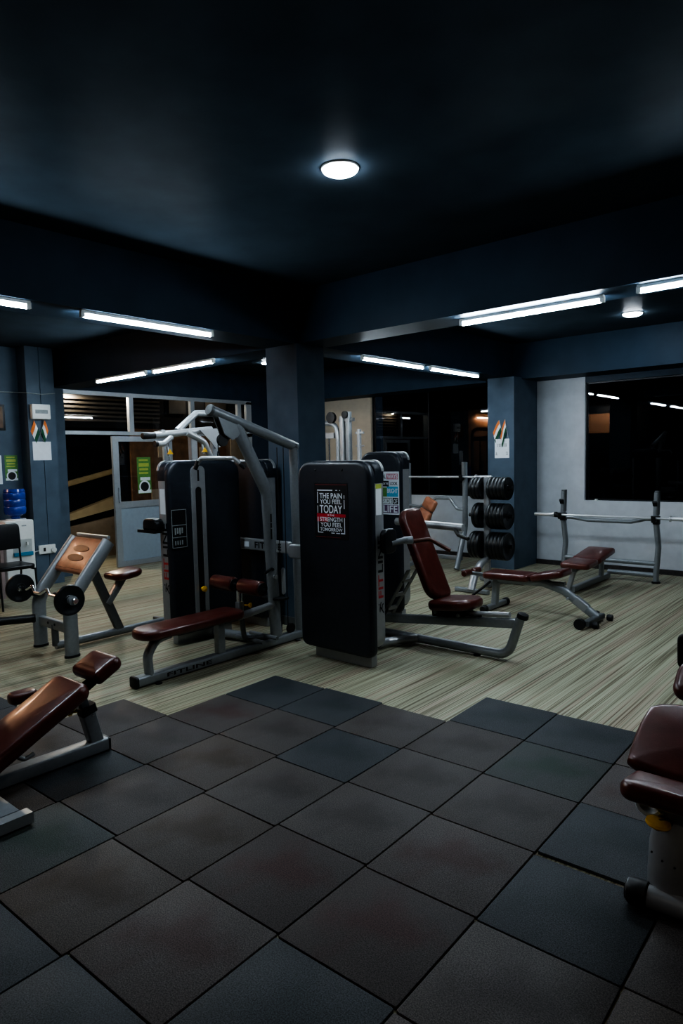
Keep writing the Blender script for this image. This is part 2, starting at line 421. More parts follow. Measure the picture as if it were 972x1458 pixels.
# corridor and stair outside the door
struct(MB().bb(-11.4, -11.3, 3.6, YB, 0, 3.2).obj('wall_corridor', M['night']))
struct(MB().bb(-11.3, XL-.1, 3.5, 3.6, 0, 3.2).obj('wall_corridor_end', M['night']))
struct(MB().bb(-11.4, XL-.1, 3.5, YB, CZ, CZ+.1).obj('ceiling_corridor', M['night']))
st = MB(); st.add([(-10.9, 4.4, 0), (-10.9, 6.5, 0), (-10.9, 6.5, .70), (-10.9, 4.4, .42), (-11.0, 4.4, 0), (-11.0, 6.5, 0), (-11.0, 6.5, .70), (-11.0, 4.4, .42)],
                  [(0, 1, 2, 3), (4, 7, 6, 5), (3, 2, 6, 7), (0, 3, 7, 4), (1, 5, 6, 2), (0, 4, 5, 1)])
struct(st.obj('wall_stair_lower', M['stucco']))
st = MB(); st.add([(-10.87, 5.45, .66), (-10.87, 6.46, .84), (-10.87, 6.46, 1.06), (-10.87, 5.45, .76), (-11.0, 5.45, .66), (-11.0, 6.46, .84), (-11.0, 6.46, 1.06), (-11.0, 5.45, .76)],
                  [(0, 1, 2, 3), (4, 7, 6, 5), (3, 2, 6, 7), (0, 3, 7, 4), (1, 5, 6, 2), (0, 4, 5, 1)])
struct(st.obj('wall_stair_parapet', M['ochre']))
struct(MB().bar([(-10.9, 4.7, 1.11), (-10.9, 6.44, 1.50)], .10, .09).obj('trim_stair_rail', M['ochre_edge']))
# wood-clad wall behind the door glass, beyond the partition
struct(MB().bb(-10.35, -10.3, 6.42, YB, 0, 3.2).obj('wall_wood', M['wood']))
struct(MB().bb(-10.30, -10.285, 4.85, YB, 2.22, 3.2).obj('wall_night_slab', M['night']))  # black slab put in for the darkness behind the transom
cu_ = MB()
for y0, y1, z0, z1 in ((6.95, 7.2, 1.72, 2.2), (6.78, 7.0, .7, 1.16), (7.15, 7.4, .7, 1.16), (7.85, 8.1, .7, 1.9), (8.6, 8.95, .7, 2.1)): cu_.bb(-10.29, -10.27, y0, y1, z0, z1)
struct(cu_.obj('trim_curtain', M['woodgap']))
bl = MB()
for k in range(9): bl.bb(-10.28, -10.25, 4.9, 7.0, 2.32+k*.07, 2.355+k*.07)
bl.bb(-10.26, -10.24, 7.2, 7.55, 2.5, 2.75); bl.bb(-10.26, -10.24, 8.0, 8.5, 2.5, 2.75)
struct(bl.obj('trim_blind', M['blind']))
# night outside the back windows
struct(MB().bb(XL, XR, YB+3.0, YB+3.1, -1, 4).obj('wall_opposite', M['night']))

# ================================================================ rubber mats
U_ = V((.9997, .0247, 0)); V_ = V((-.0247, .9997, 0)); k_ = (H-.014)/H
O_ = V((-1.631, 1.497, 0))*k_; S_ = .5*k_
far = {-8: 0, -7: 1, -6: 1, -5: 2, -4: 4, -3: 4, -2: 4, -1: 5, 0: 5, 1: 5, 2: 5, 3: 5}
voff = {-7: .01, -6: -.012, -5: .012, -4: -.004, -3: .010, -2: -.012, -1: .008, 0: -.004, 1: .006, 2: -.01, 3: .008, -8: 0}
kinds = {(-1, 0): 5, (-1, -1): 1, (-1, 1): 0, (-1, 2): 0, (-1, 3): 0, (-1, 4): 2, (0, 4): 2, (0, 3): 3, (0, 2): 0, (0, 1): 1, (0, 0): 5, (1, 2): 2, (1, 1): 2, (1, 3): 1,
         (-2, 0): 4, (-2, -1): 4, (-2, 1): 0, (-2, 2): 2, (-2, 3): 0, (-3, 0): 0, (-3, -1): 3, (-3, 1): 4, (-3, 2): 0, (-3, 3): 2, (-4, 3): 2, (-4, 2): 1,
         (-4, 1): 0, (-4, 0): 2, (-5, 1): 0, (-5, 0): 4, (-4, -1): 4, (-2, -2): 2, (-1, -2): 2, (1, 0): 0, (-3, -2): 1}
ords = ['first', 'second', 'third', 'fourth', 'fifth', 'sixth', 'seventh', 'eighth', 'ninth', 'tenth', 'eleventh', 'twelfth']
tcache = {}
vis = []
for u in range(-8, 4):
    for v in range(-5, far[u]):
        cs = [O_+U_*S_*(u+a)+V_*(S_*(v+b)) for a in (0, .5, 1) for b in (0, .5, 1)]
        ok = False
        for c in cs:
            x, y, z = project(c)
            if z > .2 and -8 < x < 980 and y < 1466: ok = True
        if ok: vis.append((u, v))
us = sorted({u for u, v in vis})
for u, v in vis:
    rng = random.Random(u*31+v*7)
    c = O_+U_*S_*(u+.5)+V_*(S_*(v+.5)+voff[u])
    if u == 1 and v <= 1: c = c-V_*.020
    if (u, v) == (1, 2): c = c+V_*.004
    g = .0035
    kd = kinds.get((u, v), (0, 4, 2, 1)[rng.randrange(4)])
    if kd not in tcache:
        mb = MB().pad(rrect(S_-2*g, S_-2*g, .006, 2), (0, 0, 0), U_, V_, .014, .003, n=2, backbev=.0005)
        o = mb.obj('rubber_mat', RUB[kd]); tcache[kd] = o
    else:
        o = tcache[kd].copy(); C.objects.link(o)
    o.location = (c.x, c.y, .0005); o.rotation_euler = (0, 0, rng.uniform(-.004, .004))
    i = us.index(u)+1; j = far[u]-v
    tag(o, 'speckled black rubber floor mat, %s from the carpet edge in the %s row from left' % (ords[j-1], ords[i-1]), 'floor mat', 'rubber floor mats')

# ================================================================ lights
def tube_light(a, b, label, name='tube_light', warm=False):
    a, b = V(a), V(b); t = (b-a).normalized(); mid = (a+b)/2
    r = thing(name, label, 'light', (mid.x, mid.y, mid.z), 'fluorescent tube lights')
    up = V((0, 0, .028))
    MB().bar([a+up, b+up], .035, .026, up=(0, 0, 1)).obj('batten', M['whitep'], r)
    MB().cyl(a+t*.02, b-t*.02, .014, 10).obj('tube_bulb', M['warmtube'] if warm else M['tube'], r)
    MB().box(a+t*.01+V((0, 0, .008)), (.03, .03, .04)).obj('end_cap', M['whitep'], r)
    MB().box(b-t*.01+V((0, 0, .008)), (.03, .03, .04)).obj('end_cap', M['whitep'], r)
    return r
ZT = BZ-.0408
tube_light((-4.535, 2.48, ZT), (-4.535, 3.64, ZT), 'long bright tube light on the left beam ending near the pillar')
tube_light((-4.535, .95, ZT), (-4.535, 2.12, ZT), 'tube light on the left beam cut by the photo left edge')
tube_light((-2.84, 4.78, ZT), (-1.71, 4.78, ZT), 'long bright tube light under the right beam facing the mats')
tube_light((-1.46, 4.69, ZT), (-.30, 4.69, ZT), 'tube light under the right beam cut by the photo right edge')
tube_light((-8.10, 4.60, ZT), (-6.98, 4.60, ZT), 'tube light on the rear left beam nearest the glazed partition')
tube_light((-6.84, 4.60, ZT), (-5.72, 4.60, ZT), 'tube light on the rear left beam nearest the pillar')
tube_light((-4.535, 5.62, ZT), (-4.535, 6.78, ZT), 'tube light behind the pillar, the nearer of the pair above the barbell rack')
tube_light((-4.535, 6.92, ZT), (-4.535, 8.08, ZT), 'tube light behind the pillar, the farther one close to the window column')
# the rest of the hall, behind the camera (seen mirrored in the windows)
tube_light((XL+.06, 1.50, 2.68), (XL+.06, 2.42, 2.68), 'warm tube light on the brown wall mirrored in the middle window', warm=True)
tube_light((-10.75, 3.75, 2.69), (-10.75, 4.45, 2.69), 'tube light in the stair corridor mirrored in the middle window')
def downlight(x, y, r, label, mat):
    t = thing('downlight', label, 'light', (x, y, CZ), 'round ceiling downlights')
    MB().lathe((x, y, CZ), (0, 0, -1), [(r+.012, 0), (r+.010, .008), (r, .010), (r, .004)], 28).obj('trim_ring', M['whitep'], t)
    MB().lathe((x, y, CZ-.008), (0, 0, -1), [(r, 0), (r*.98, .010), (r*.7, .022), (0, .028)], 28).obj('diffuser', mat, t)
downlight(-2.45, 2.88, .092, 'large round downlight glowing in the front ceiling above the mats', M['lamp'])
downlight(-2.56, 8.06, .10, 'round downlight in the rear right ceiling near the big window', M['lamp'])
downlight(.7, -1.0, .092, 'round warm downlight in the front ceiling behind the camera', M['warmlamp'])
downlight(-8.1, 7.55, .05, 'small distant downlight left of the central pillar', M['lamp_small'])
def plamp(loc, e, col, size=.2):  # bare point light, added to brighten what lies beyond the partition
    l = bpy.data.lights.new('corridor_fill_light', 'POINT'); l.energy = e; l.color = col; l.shadow_soft_size = size
    o = bpy.data.objects.new('corridor_fill_light', l); C.objects.link(o); o.location = loc
plamp((-10.2, 5.3, 2.75), 20, (1, .82, .6), .03)
plamp((-9.9, 7.9, 3.0), 4, (1, .85, .65), .03)
l = bpy.data.lights.new('panel_fill_light', 'AREA'); l.shape = 'RECTANGLE'; l.size = 1.0; l.size_y = .06; l.energy = 8; l.color = (1, .80, .62)  # unseen area light, added so the brown front panel shows in the window
lo = bpy.data.objects.new('panel_fill_light', l); C.objects.link(lo); lo.location = (-8.05, -3.3, 3.12); lo.rotation_euler = (math.radians(-50), 0, 0)

# ================================================================ machine towers
def brand(name, parent, o, ux, uy, length, height, mat_a, mat_b):
    """FITLINE lettering running along ux: first three letters red, rest dark, preceded by a little running mark"""
    w = length
    text_mesh('brand_lettering', [('FIT', w*.20, 0, height, w*.30)], mat_a, parent, o, ux, uy)
    text_mesh('brand_lettering', [('LINE', w*.53, 0, height, w*.47)], mat_b, parent, o, ux, uy)
    o = V(o); ux = V(ux).normalized(); uy = V(uy).normalized(); h = height
    mb = MB(); un = ux.cross(uy)
    def stroke(pts, t):
        for (a, b), (c, d) in zip(pts, pts[1:]):
            l = math.hypot(c-a, d-b); nx, ny = -(d-b)/l*t, (c-a)/l*t
            mb.add([o+ux*x+uy*y+un*.001 for x, y in ((a+nx, b+ny), (a-nx, b-ny), (c-nx, d-ny), (c+nx, d+ny))], [(0, 1, 2, 3)])
    stroke([(0, 0), (w*.05, h*.35), (w*.09, h*.72), (w*.15, h*.5)], h*.08)
    stroke([(w*.05, h*.35), (w*.11, h*.25), (w*.12, 0)], h*.08)
    stroke([(w*.02, h*.75), (w*.09, h*.72)], h*.07)
    k = MB().lathe(o+ux*(w*.12)+uy*(h*.93)+un*.0005, un, [(h*.11, 0), (0, .0004)], 10)
    mb.v += [p for p in k.v]; n0 = len(mb.v)-len(k.v); mb.f += [tuple(i+n0 for i in q) for q in k.f]
    mb.obj('brand_mark', mat_b, parent)

def tower(t, o, ux, un, w, h, lettering=(), depth=.17, slot=None, sidetag=()):
    """o: floor point below the centre of the front face; ux: to the right seen from the front; un: outward"""
    o, ux, un = V(o), V(ux), V(un)
    cover = MB().pad([(x, y+h/2+.05) for x, y in rrect(w, h-.10, (.07, .13, .13, .07), 7)], o-un*.06, ux, Z, .06, .035, n=5, backbev=.002)
    cover.obj('front_shroud', M['shroud'], t)
    body = MB().pad([(x, y+(h-.17)/2+.10) for x, y in rrect(w-.012, h-.27, (.10, .01, .01, .10), 6)], o-un*depth, ux, Z, depth-.06, .003, n=2)
    body.obj('side_panel', M['silver'], t)
    cap = MB().pad([(x, y+h-.09) for x, y in rrect(w-.006, .17, (.004, .12, .12, .004), 7)], o-un*(depth+.01), ux, Z, depth-.052, .012, n=3)
    cap.obj('top_cover', M['shroud'], t)
    trim = []
    for (x, y) in rrect(w-.004, .17, (.004, .12, .12, .004), 7):
        if y > -.04: trim.append(o-un*(depth-.01)+ux*x+Z*(y+h-.086))
    MB().bar(trim, .03, .008, up=Z).obj('top_trim', M['silver'], t)
    MB().pad([(x, y+.06) for x, y in rrect(w*.78, .12, .012, 3)], o-un*(depth-.01), ux, Z, depth-.10, .006, n=2).obj('foot', M['silver'], t)
    rear = MB().pad([(x, y+h/2+.05) for x, y in rrect(w-.11, h-.16, (.07, .13, .13, .07), 7)], o-un*(depth+.05), ux, Z, .052, .02, n=4)
    rear.obj('rear_shroud', M['shroud'], t)

def bolt_row(t, pts, axis, r=.009, mat='iron'):
    for p in pts: MB().lathe(p, axis, [(r, 0), (r, .004), (r*.5, .007), (0, .007)], 10).obj('bolt', M[mat], t)

# ---- right tower with the inclined press seat
t = thing('chest_press_machine', 'chest press machine with oxblood seat and black tower carrying the white-lettered poster', 'gym machine', (-3.2, 4.4, 0))
TX = -3.49; TY = 3.92
tower(t, (TX, TY, 0), X, -Y, .76, 1.615)
bolt_row(t, [(TX-.17, TY+.0015, 1.545), (TX+.11, TY+.0015, 1.545)], -Y)
# side panel lettering faces +X, reads bottom to top
sx = TX+.374
brand('b', t, (sx+.0005, TY+.150, .44), Z, -Y, .60, .060, M['redtxt'], M['ink'])
rects('warning_sticker', [(0, .07, 0, .20)], M['paper'], t, (sx+.0005, TY+.075, 1.20), Y, Z)
rects('sticker_stripe', [(0, .07, 0, .035)], M['limeink'], t, (sx+.0012, TY+.075, 1.40), Y, Z)
PY = 4.80
MB().tube([(-3.50, 4.05, .055), (-3.46, 4.55, .05), (-3.30, PY, .05)], .036, .12).obj('link_tube', M['silver'], t)
MB().tube([(-3.75, PY, .05), (-2.44, PY, .05), (-2.335, PY, .37)], .037, .14, n=8).obj('base_tube', M['steel'], t)
MB().lathe((-2.322, PY, .365), (.3, 0, 1), [(.044, 0), (.046, .012), (.042, .035), (.02, .045), (0, .046)], 16).obj('tube_cap', M['rubber'], t)
MB().lathe((-2.72, PY, 0), Z, [(.03, 0), (.03, .012), (.018, .016)], 12).obj('rubber_foot', M['rubber'], t)
MB().bar([(-3.75, PY, .175), (-2.36, PY, .318)], .055, .075, r=.01).obj('seat_beam', M['steel'], t)
MB().cyl((-3.02, PY-.01, .318), (-2.42, PY-.01, .380), .022, 16).obj('slide_rail', M['silver'], t)
MB().box((-2.95, PY, .333), (.30, .16, .05), R=Matrix.Rotation(-.10, 3, 'Y')).obj('seat_carriage', M['black'], t)
for x_, s_ in ((-3.06, -1), (-2.84, -1), (-3.06, 1), (-2.84, 1)):
    MB().lathe((x_, PY+s_*.08, .333), (0, s_, 0), [(.016, 0), (.016, .02), (0, .021)], 12).obj('carriage_roller', M['silver'], t)
MB().tube([(-2.80, PY-.05, .335), (-2.70, PY-.07, .345), (-2.64, PY-.07, .35)], .010, .02).obj('adjust_lever', M['rubber'], t)
st_ang = .10
sux = V((math.cos(st_ang), 0, math.sin(st_ang)))
MB().pad(rrect(.40, .36, (.15, .15, .06, .06), 6), (-2.895, PY, .372), sux, Y, .085, .034, .008, n=5).obj('seat', M['ox'], t)
bd = V((-.355, 0, .80)).normalized()
bo = V((-3.09, PY, .43))+bd*.40
MB().pad([(-y, x) for x, y in rrect(.82, .30, (.05, .13, .13, .05), 6)], bo-V((.80, 0, .355)).normalized()*.02, Y, bd, .085, .032, .006, n=5).obj('backrest', M['ox'], t)
for s_ in (-.07, .07):
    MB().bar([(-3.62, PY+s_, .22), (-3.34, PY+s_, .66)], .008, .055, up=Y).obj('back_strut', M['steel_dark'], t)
for k in range(3):
    q = .15+.3*k; MB().box((-3.62+.28*q, PY, .22+.44*q), (.02, .13, .03)).obj('strut_rung', M['silver'], t)
MB().tube([(-3.75, 5.12, 1.03), (-3.03, 5.12, 1.005)], .034).obj('press_arm', M['silver'], t)
MB().tube([(-3.10, 5.10, .99), (-3.03, 5.04, .95), (-2.90, 4.98, .93)], .017, .05).obj('handle', M['rubber'], t)
MB().pad(rrect(.16, .19, .05, 5), (-3.085, TY+.15, 1.0), Y, Z, .05, .015).obj('arm_bracket', M['black'], t)
MB().tube([(-3.05, TY+.16, .98), (-3.04, 4.30, .99)], .024).obj('arm_pivot', M['steel_dark'], t)
MB().tube([(-3.05, 4.28, .99), (-3.0, 4.33, .975), (-2.9, 4.40, .99), (-2.76, 4.47, .90)], .016, .06).obj('handle', M['tan_dark'], t)
MB().lathe((-3.06, 4.27, .985), (.6, .5, 0), [(.03, 0), (.03, .07), (.02, .075)], 14).obj('handle_collar', M['steel'], t)

# ---- left tower
t = thing('weight_stack_tower', 'black weight tower with silver slot, left of the pulldown uprights, holding a black bracket', 'gym machine', (-5.0, 3.8, 0))
LX, LY = -4.905, 3.81
tower(t, (LX, LY, 0), Y, X, .80, 1.645)
sl = MB()
slot_o = V((LX+.002, LY-.10, 0))
outer = rrect(.15, 1.46, (.02, .05, .05, .02), 5)
inner = rrect(.070, 1.22, (.02, .037, .037, .02), 5)
n_ = len(outer)
vs = [slot_o+Y*x+Z*(y+.865)+X*.012 for x, y in outer]+[slot_o+Y*x+Z*(y+.80)+X*.012 for x, y in inner]
vs += [slot_o+Y*x+Z*(y+.865) for x, y in outer]+[slot_o+Y*x+Z*(y+.80)+X*.001 for x, y in inner]
fs = []
for k in range(n_):
    l = (k+1) % n_
    fs += [(k, l, n_+l, n_+k), (2*n_+k, 2*n_+l, l, k), (n_+k, n_+l, 3*n_+l, 3*n_+k)]
sl.add(vs, fs).obj('slot_frame', M['silver'], t)
MB().pad([(x, y+.80) for x, y in rrect(.072, 1.222, .03, 5)], slot_o+X*.0005, Y, Z, .002, .0005, n=1).obj('slot_recess', M['ink'], t)
rects('slot_marking', [(-.010, .010, 1.46, 1.56)], M['ink'], t, slot_o+X*.0125, Y, Z)
g = MB().lathe(slot_o+X*.004+Z*.49, X, [(.012, 0), (.012, .02), (.026, .03), (.026, .05), (0, .055)], 14).obj('stack_pin', M['yellow'], t)
MB().pad(rrect(.17, .36, .01, 3), (LX-.0005, LY-.315, 1.05), Y, Z, .004, .001, n=1).obj('instruction_plate', M['black'], t)
gl = []
for yy in (.165, .03, -.075, -.165): gl.append((-.075, .075, yy, yy+.006))
gl += [(-.078, -.072, -.165, .17), (.072, .078, -.165, .17)]
for k in range(4): gl.append((-.05+.024*k, -.035+.024*k, -.05+.01*(k % 2), .01)); gl.append((-.05+.024*k, -.038+.024*k, -.14, -.10))
rects('plate_diagram', gl, M['greyink'], t, (LX+.0045, LY-.315, 1.05), Y, Z)
sy = LY-.40-.0
brand('b', t, (LX-.065, sy+.0055, .48), Z, X*-1, .62, .07, M['redtxt'], M['ink'])
rects('warning_sticker', [(0, .075, 0, .22)], M['paper'], t, (LX-.15, sy+.0055, 1.18), X, Z)
MB().bb(LX-.36, LX-.10, sy-.10, sy-.02, 1.02, 1.045).obj('holder_tray', M['black'], t)
MB().pad(rrect(.20, .10, (.01, .05, .05, .01), 5), (LX-.20, sy+.004, 1.095), X, Z, .09, .015).obj('holder_body', M['black'], t)

# ---- rear tower behind the pulldown
t = thing('weight_stack_tower', 'black weight tower tucked in front of the pillar behind the pulldown uprights', 'gym machine', (-5.09, 4.5, 0))
tower(t, (-5.13, 4.335, 0), X, -Y, .80, 1.64)
MB().pad([(x, y) for x, y in rrect(.95, .11, .03, 4)], (-4.80, 4.31, .835), X, Z, .055, .012).obj('brand_band', M['silver'], t)
text_mesh('brand_lettering', [('FITLINE', .0, 0, .06, .36)], M['ink'], t, (-4.78, 4.2545, .805), X, Z)
rects('band_sticker', [(0, .07, 0, .05)], M['paper'], t, (-4.93, 4.2545, .81), X, Z)

# ---- tower with the LIFE poster
t = thing('weight_stack_tower', 'black weight tower behind the chest press seat carrying the colourful word poster', 'gym machine', (-4.02, 5.4, 0))
tower(t, (-4.075, 5.28, 0), X, -Y, .50, 1.69)

def poster(name, label, o, ux, uy, w, h, mat, th_=.002):
    o = V(o); ux = V(ux); uy = V(uy)
    t = thing(name, label, 'poster', tuple(o))
    MB().pad(rrect(w, h, .003, 2), o, ux, uy, th_, .0005, n=1).obj('sheet', mat, t)
    return t, o+ux.cross(uy)*th_
# motivational poster, centre (-3.59, 1.225)
t, po = poster('motivational_poster', 'black poster with white lettering and a red stripe on the right black tower', (-3.50, TY-.0003, 1.225), X, Z, .35, .44, M['blackpaper'])
def ps(lines): return lines
W_ = .235
text_mesh('lettering', [('THE PAIN', -W_/2, .098, .042, W_), ('YOU FEEL', -W_/2+.004, .055, .036, W_-.008), ('TODAY', -W_/2, -.018, .064, W_),
                        ('STRENGTH', -W_/2, -.083, .034, W_), ('YOU FEEL', -W_/2+.004, -.125, .034, W_-.008), ('TOMORROW', -W_/2, -.160, .027, W_)],
          M['paper'], t, po, X, Z, .0016)
text_mesh('small_lettering', [('IS THE', -.035, -.040, .013, .07)], M['paper'], t, po, X, Z, .0018)
rects('red_stripe', [(-.15, .15, -.046, -.022), (-.15, -.03, -.086, -.046)], M['redink'], t, po, X, Z, .0008)
fr_ = [(-.142, .02, .158, .166), (.05, .07, .160, .165), (.09, .10, .16, .165), (-.142, -.135, .06, .15), (-.142, -.136, -.02, .04), (-.142, -.134, -.172, -.05),
       (.134, .142, .10, .125), (.134, .142, .02, .09), (.134, .142, -.175, -.05), (-.142, -.085, -.175, -.168), (0, .035, -.176, -.170), (.05, .09, -.176, -.170), (.10, .142, -.176, -.168)]
rects('border', fr_, M['paper'], t, po, X, Z)
rects('faint_edge', [(-.165, .165, .205, .207), (-.165, .10, -.207, -.205)], M['redtxt'], t, po, X, Z)
# bright side of life poster
t, po = poster('word_poster', 'colourful block lettered poster ending in LIFE on the tower behind the press', (-3.935, 5.2805, 1.285), X, Z, .215, .42, M['paper'])
rects('colour_block', [(-.045, .095, .135, .19)], M['pinkink'], t, po, X, Z)
rects('colour_block', [(-.095, -.015, .065, .12), (.03, .095, -.108, -.045)], M['ink'], t, po, X, Z)
rects('colour_block', [(-.04, .095, -.035, .065)], M['cyanink'], t, po, X, Z)
rects('colour_block', [(-.095, -.04, -.035, .055)], M['greenink'], t, po, X, Z)
rects('colour_block', [(-.095, .025, -.108, -.045)], M['greyink'], t, po, X, Z)
rects('colour_block', [(-.097, .097, -.195, -.115)], M['purpleink'], t, po, X, Z)
text_mesh('lettering', [('LIFE', -.085, -.188, .068, .17), ('ON THE', -.09, .08, .026, .07), ('SIDE', -.09, -.10, .045, .11), ('OF', .04, -.10, .045, .045),
                        ('BRIGHT', -.035, .0, .045, .125), ('WAYS', -.035, .142, .042, .125)], M['paper'], t, po, X, Z, .002)
text_mesh('dark_lettering', [('AL', -.092, .142, .042, .04), ('LOOK', .0, .08, .03, .09)], M['ink'], t, po, X, Z, .002)

# ================================================================ lat pulldown with long bench
GX = -4.28
t = thing('lat_pulldown_machine', 'lat pulldown machine with long oxblood bench and tall bent grey frame before the pillar', 'gym machine', (GX, 3.5, 0))
MB().bar([(GX, 2.62, .045), (GX, 4.36, .045)], .085, .075, r=.018).obj('base_beam', M['steel'], t)
MB().pad(rrect(.095, .085, .02, 4), (GX, 2.625, .045), X, Z, .03, .01).obj('base_cap', M['rubber'], t)
text_mesh('beam_lettering', [('FITLINE', 0, 0, .03, .42)], M['ink'], t, (GX+.0435, 2.86, .03), Y, Z)
for y_ in (2.78, 4.25): MB().lathe((GX+.05, y_, 0), Z, [(.026, 0), (.026, .010), (.014, .016)], 12).obj('rubber_foot', M['rubber'], t)
MB().oval([(GX, 4.03, .06), (GX, 3.965, 1.36), (GX, 3.64, 1.93)], .036, .062, .16, up=Y).obj('front_upright', M['steel'], t)
MB().tube([(GX, 4.32, .04), (GX, 4.30, 1.74)], .038, 0).obj('rear_upright', M['steel'], t)
MB().tube([(GX, 3.39, 2.035), (GX, 4.335, 1.745)], .044).obj('top_tube', M['steel'], t)
MB().lathe((GX, 3.40, 2.032), (0, -.95, .29), [(.047, 0), (.049, .015), (.042, .03), (0, .034)], 16).obj('tube_cap', M['steel_dark'], t)
MB().lathe((GX, 4.30, 1.735), Z, [(.045, 0), (.045, .035), (0, .04)], 16).obj('upright_cap', M['steel_dark'], t)
br = [(3.44, 1.985), (3.70, 1.905), (3.64, 1.83), (3.58, 1.80), (3.50, 1.845)]
mb = MB()
for s_ in (-.03, .03):
    mb = MB(); n_ = len(br)
    mb.add([(GX+s_-.004, y, z) for y, z in br]+[(GX+s_+.004, y, z) for y, z in br], [tuple(range(n_)), tuple(range(2*n_-1, n_-1, -1))]+[(k, (k+1) % n_, n_+(k+1) % n_, n_+k) for k in range(n_)])
    mb.obj('pulley_bracket', M['steel'], t)
def pulley(p, axis, r=.05):
    return MB().lathe(V(p)-V(axis)*.012, axis, [(.012, 0), (r, 0), (r*.86, .008), (r*.86, .016), (r, .024), (.012, .024)], 20).obj('pulley', M['rubber'], t)
pulley((GX, 3.50, 1.80), X); pulley((GX, 3.72, 1.80), X, .045); pulley((GX+.01, 4.2, .12), X, .045)
for y_, x_ in ((4.10, .0), (4.165, .012)): MB().cyl((GX+x_, y_, .10), (GX+x_, y_, 1.74), .004, 8).obj('cable', M['ink'], t)
MB().cyl((GX, 3.455, 1.70), (GX, 3.455, 1.80), .004, 8).obj('cable', M['ink'], t)
ring = [(GX+.012*math.cos(a), 3.455, 1.685+.03*math.sin(a)) for a in [2*PI*k/16 for k in range(16)]]
MB().sweep(ring, [(.004*math.cos(2*PI*k/6), .004*math.sin(2*PI*k/6)) for k in range(6)], up=Y, closed=True).obj('carabiner', M['chrome'], t)
MB().tube([(GX-.18, 3.37, 1.60), (GX-.15, 3.395, 1.66), (GX+.13, 3.50, 1.655), (GX+.19, 3.55, 1.585)], .017, .03).obj('pull_bar', M['silver'], t)
for a_, b_ in (((GX-.19, 3.365, 1.57), (GX-.165, 3.38, 1.64)), ((GX+.17, 3.53, 1.61), (GX+.20, 3.555, 1.575))):
    MB().cyl(a_, b_, .018, 12).obj('bar_grip', M['rubber'], t)
MB().pad([(y-3.09, x) for x, y in []] or [(x, y*(1 if x < -.2 else 1)) for x, y in rrect(.95, .27, (.06, .06, .12, .12), 6)], (GX, 3.11, .345), Y, -X, .075, .03, .006, n=5).obj('bench_pad', M['ox'], t)
MB().oval([(GX, 2.735, .07), (GX, 2.725, .22), (GX, 2.80, .32), (GX, 2.92, .335)], .042, .032, .12, up=Y).obj('leg', M['steel'], t)
MB().bar([(GX, 3.40, .07), (GX, 3.40, .345)], .06, .075, up=Y).obj('leg', M['steel'], t)
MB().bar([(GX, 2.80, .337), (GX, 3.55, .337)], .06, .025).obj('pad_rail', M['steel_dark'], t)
RY, RZ = 3.60, .605
MB().cyl((GX-.32, RY, RZ), (GX+.33, RY, RZ), .016, 12).obj('roller_axle', M['chrome'], t)
for a_, b_ in ((-.30, -.03), (.05, .31)):
    r_ = MB().lathe((GX+a_, RY, RZ), X, [(.045, 0), (.060, .01), (.062, .02), (.062, b_-a_-.02), (.060, b_-a_-.01), (.045, b_-a_), (0, b_-a_)], 22).obj('thigh_roller', M['ox'], t)
    MB().lathe((GX+b_, RY, RZ), X, [(.05, -.004), (.05, .006), (.02, .008), (0, .008)], 20).obj('roller_end_disc', M['rubber'], r_)
MB().bar([(GX, RY+.02, .33), (GX, RY+.02, .60)], .04, .04, up=Y).obj('roller_post', M['chrome'], t)
MB().bar([(GX, RY+.02, .36), (GX, RY+.02, .46)], .055, .055, up=Y).obj('post_sleeve', M['steel'], t)
MB().lathe((GX+.03, RY+.05, .43), (1, .6, 0), [(.008, 0), (.008, .03), (.02, .04), (.022, .055), (0, .065)], 14).obj('knob', M['yellow'], t)
MB().tube([(GX, 3.60, .335), (GX, 3.72, .345), (GX, 4.03, .37)], .032, .05).obj('link_tube', M['silver'], t)
MB().tube([(GX, 3.64, .32), (GX, 3.66, .14), (GX, 3.95, .09)], .022, .05).obj('foot_rest', M['steel_dark'], t)
for y_ in (3.72, 3.88): MB().cyl((GX-.17, y_, .12), (GX+.17, y_, .12), .018, 12).obj('foot_peg', M['steel'], t)
MB().tube([(-4.93, 3.86, .06), (GX, 3.97, .06)], .038).obj('cross_tube', M['steel'], t)
MB().pad(rrect(.05, .24, .025, 6), (GX+.01, 4.12, .56), Y, Z, .008, .002, n=2).obj('keyhole_plate', M['silver'], t)
MB().tube([(GX+.02, 4.0, .68), (GX+.06, 3.93, .70), (GX+.06, 3.86, .67)], .012, .03).obj('hook', M['rubber'], t)
MB().bar([(GX-.1, 4.0, .425), (GX+.12, 4.04, .425)], .10, .02).obj('bracket_plate', M['rubber'], t)
MB().lathe((GX+.035, 3.99, .62), X, [(.02, 0), (.02, .03), (0, .035)], 12).obj('bolt', M['silver'], t)
rects('upright_lettering', [(0, .09, -.008, .008), (.10, .14, -.008, .008), (.15, .22, -.008, .008)], M['ink'], t, (GX+.0375, 3.972, .95), Z, -Y)
MB().pad(rrect(.34, .125, .045, 5), (-4.02, 4.17, .835), X, Z, .07, .02).obj('joining_band', M['silver'], t)

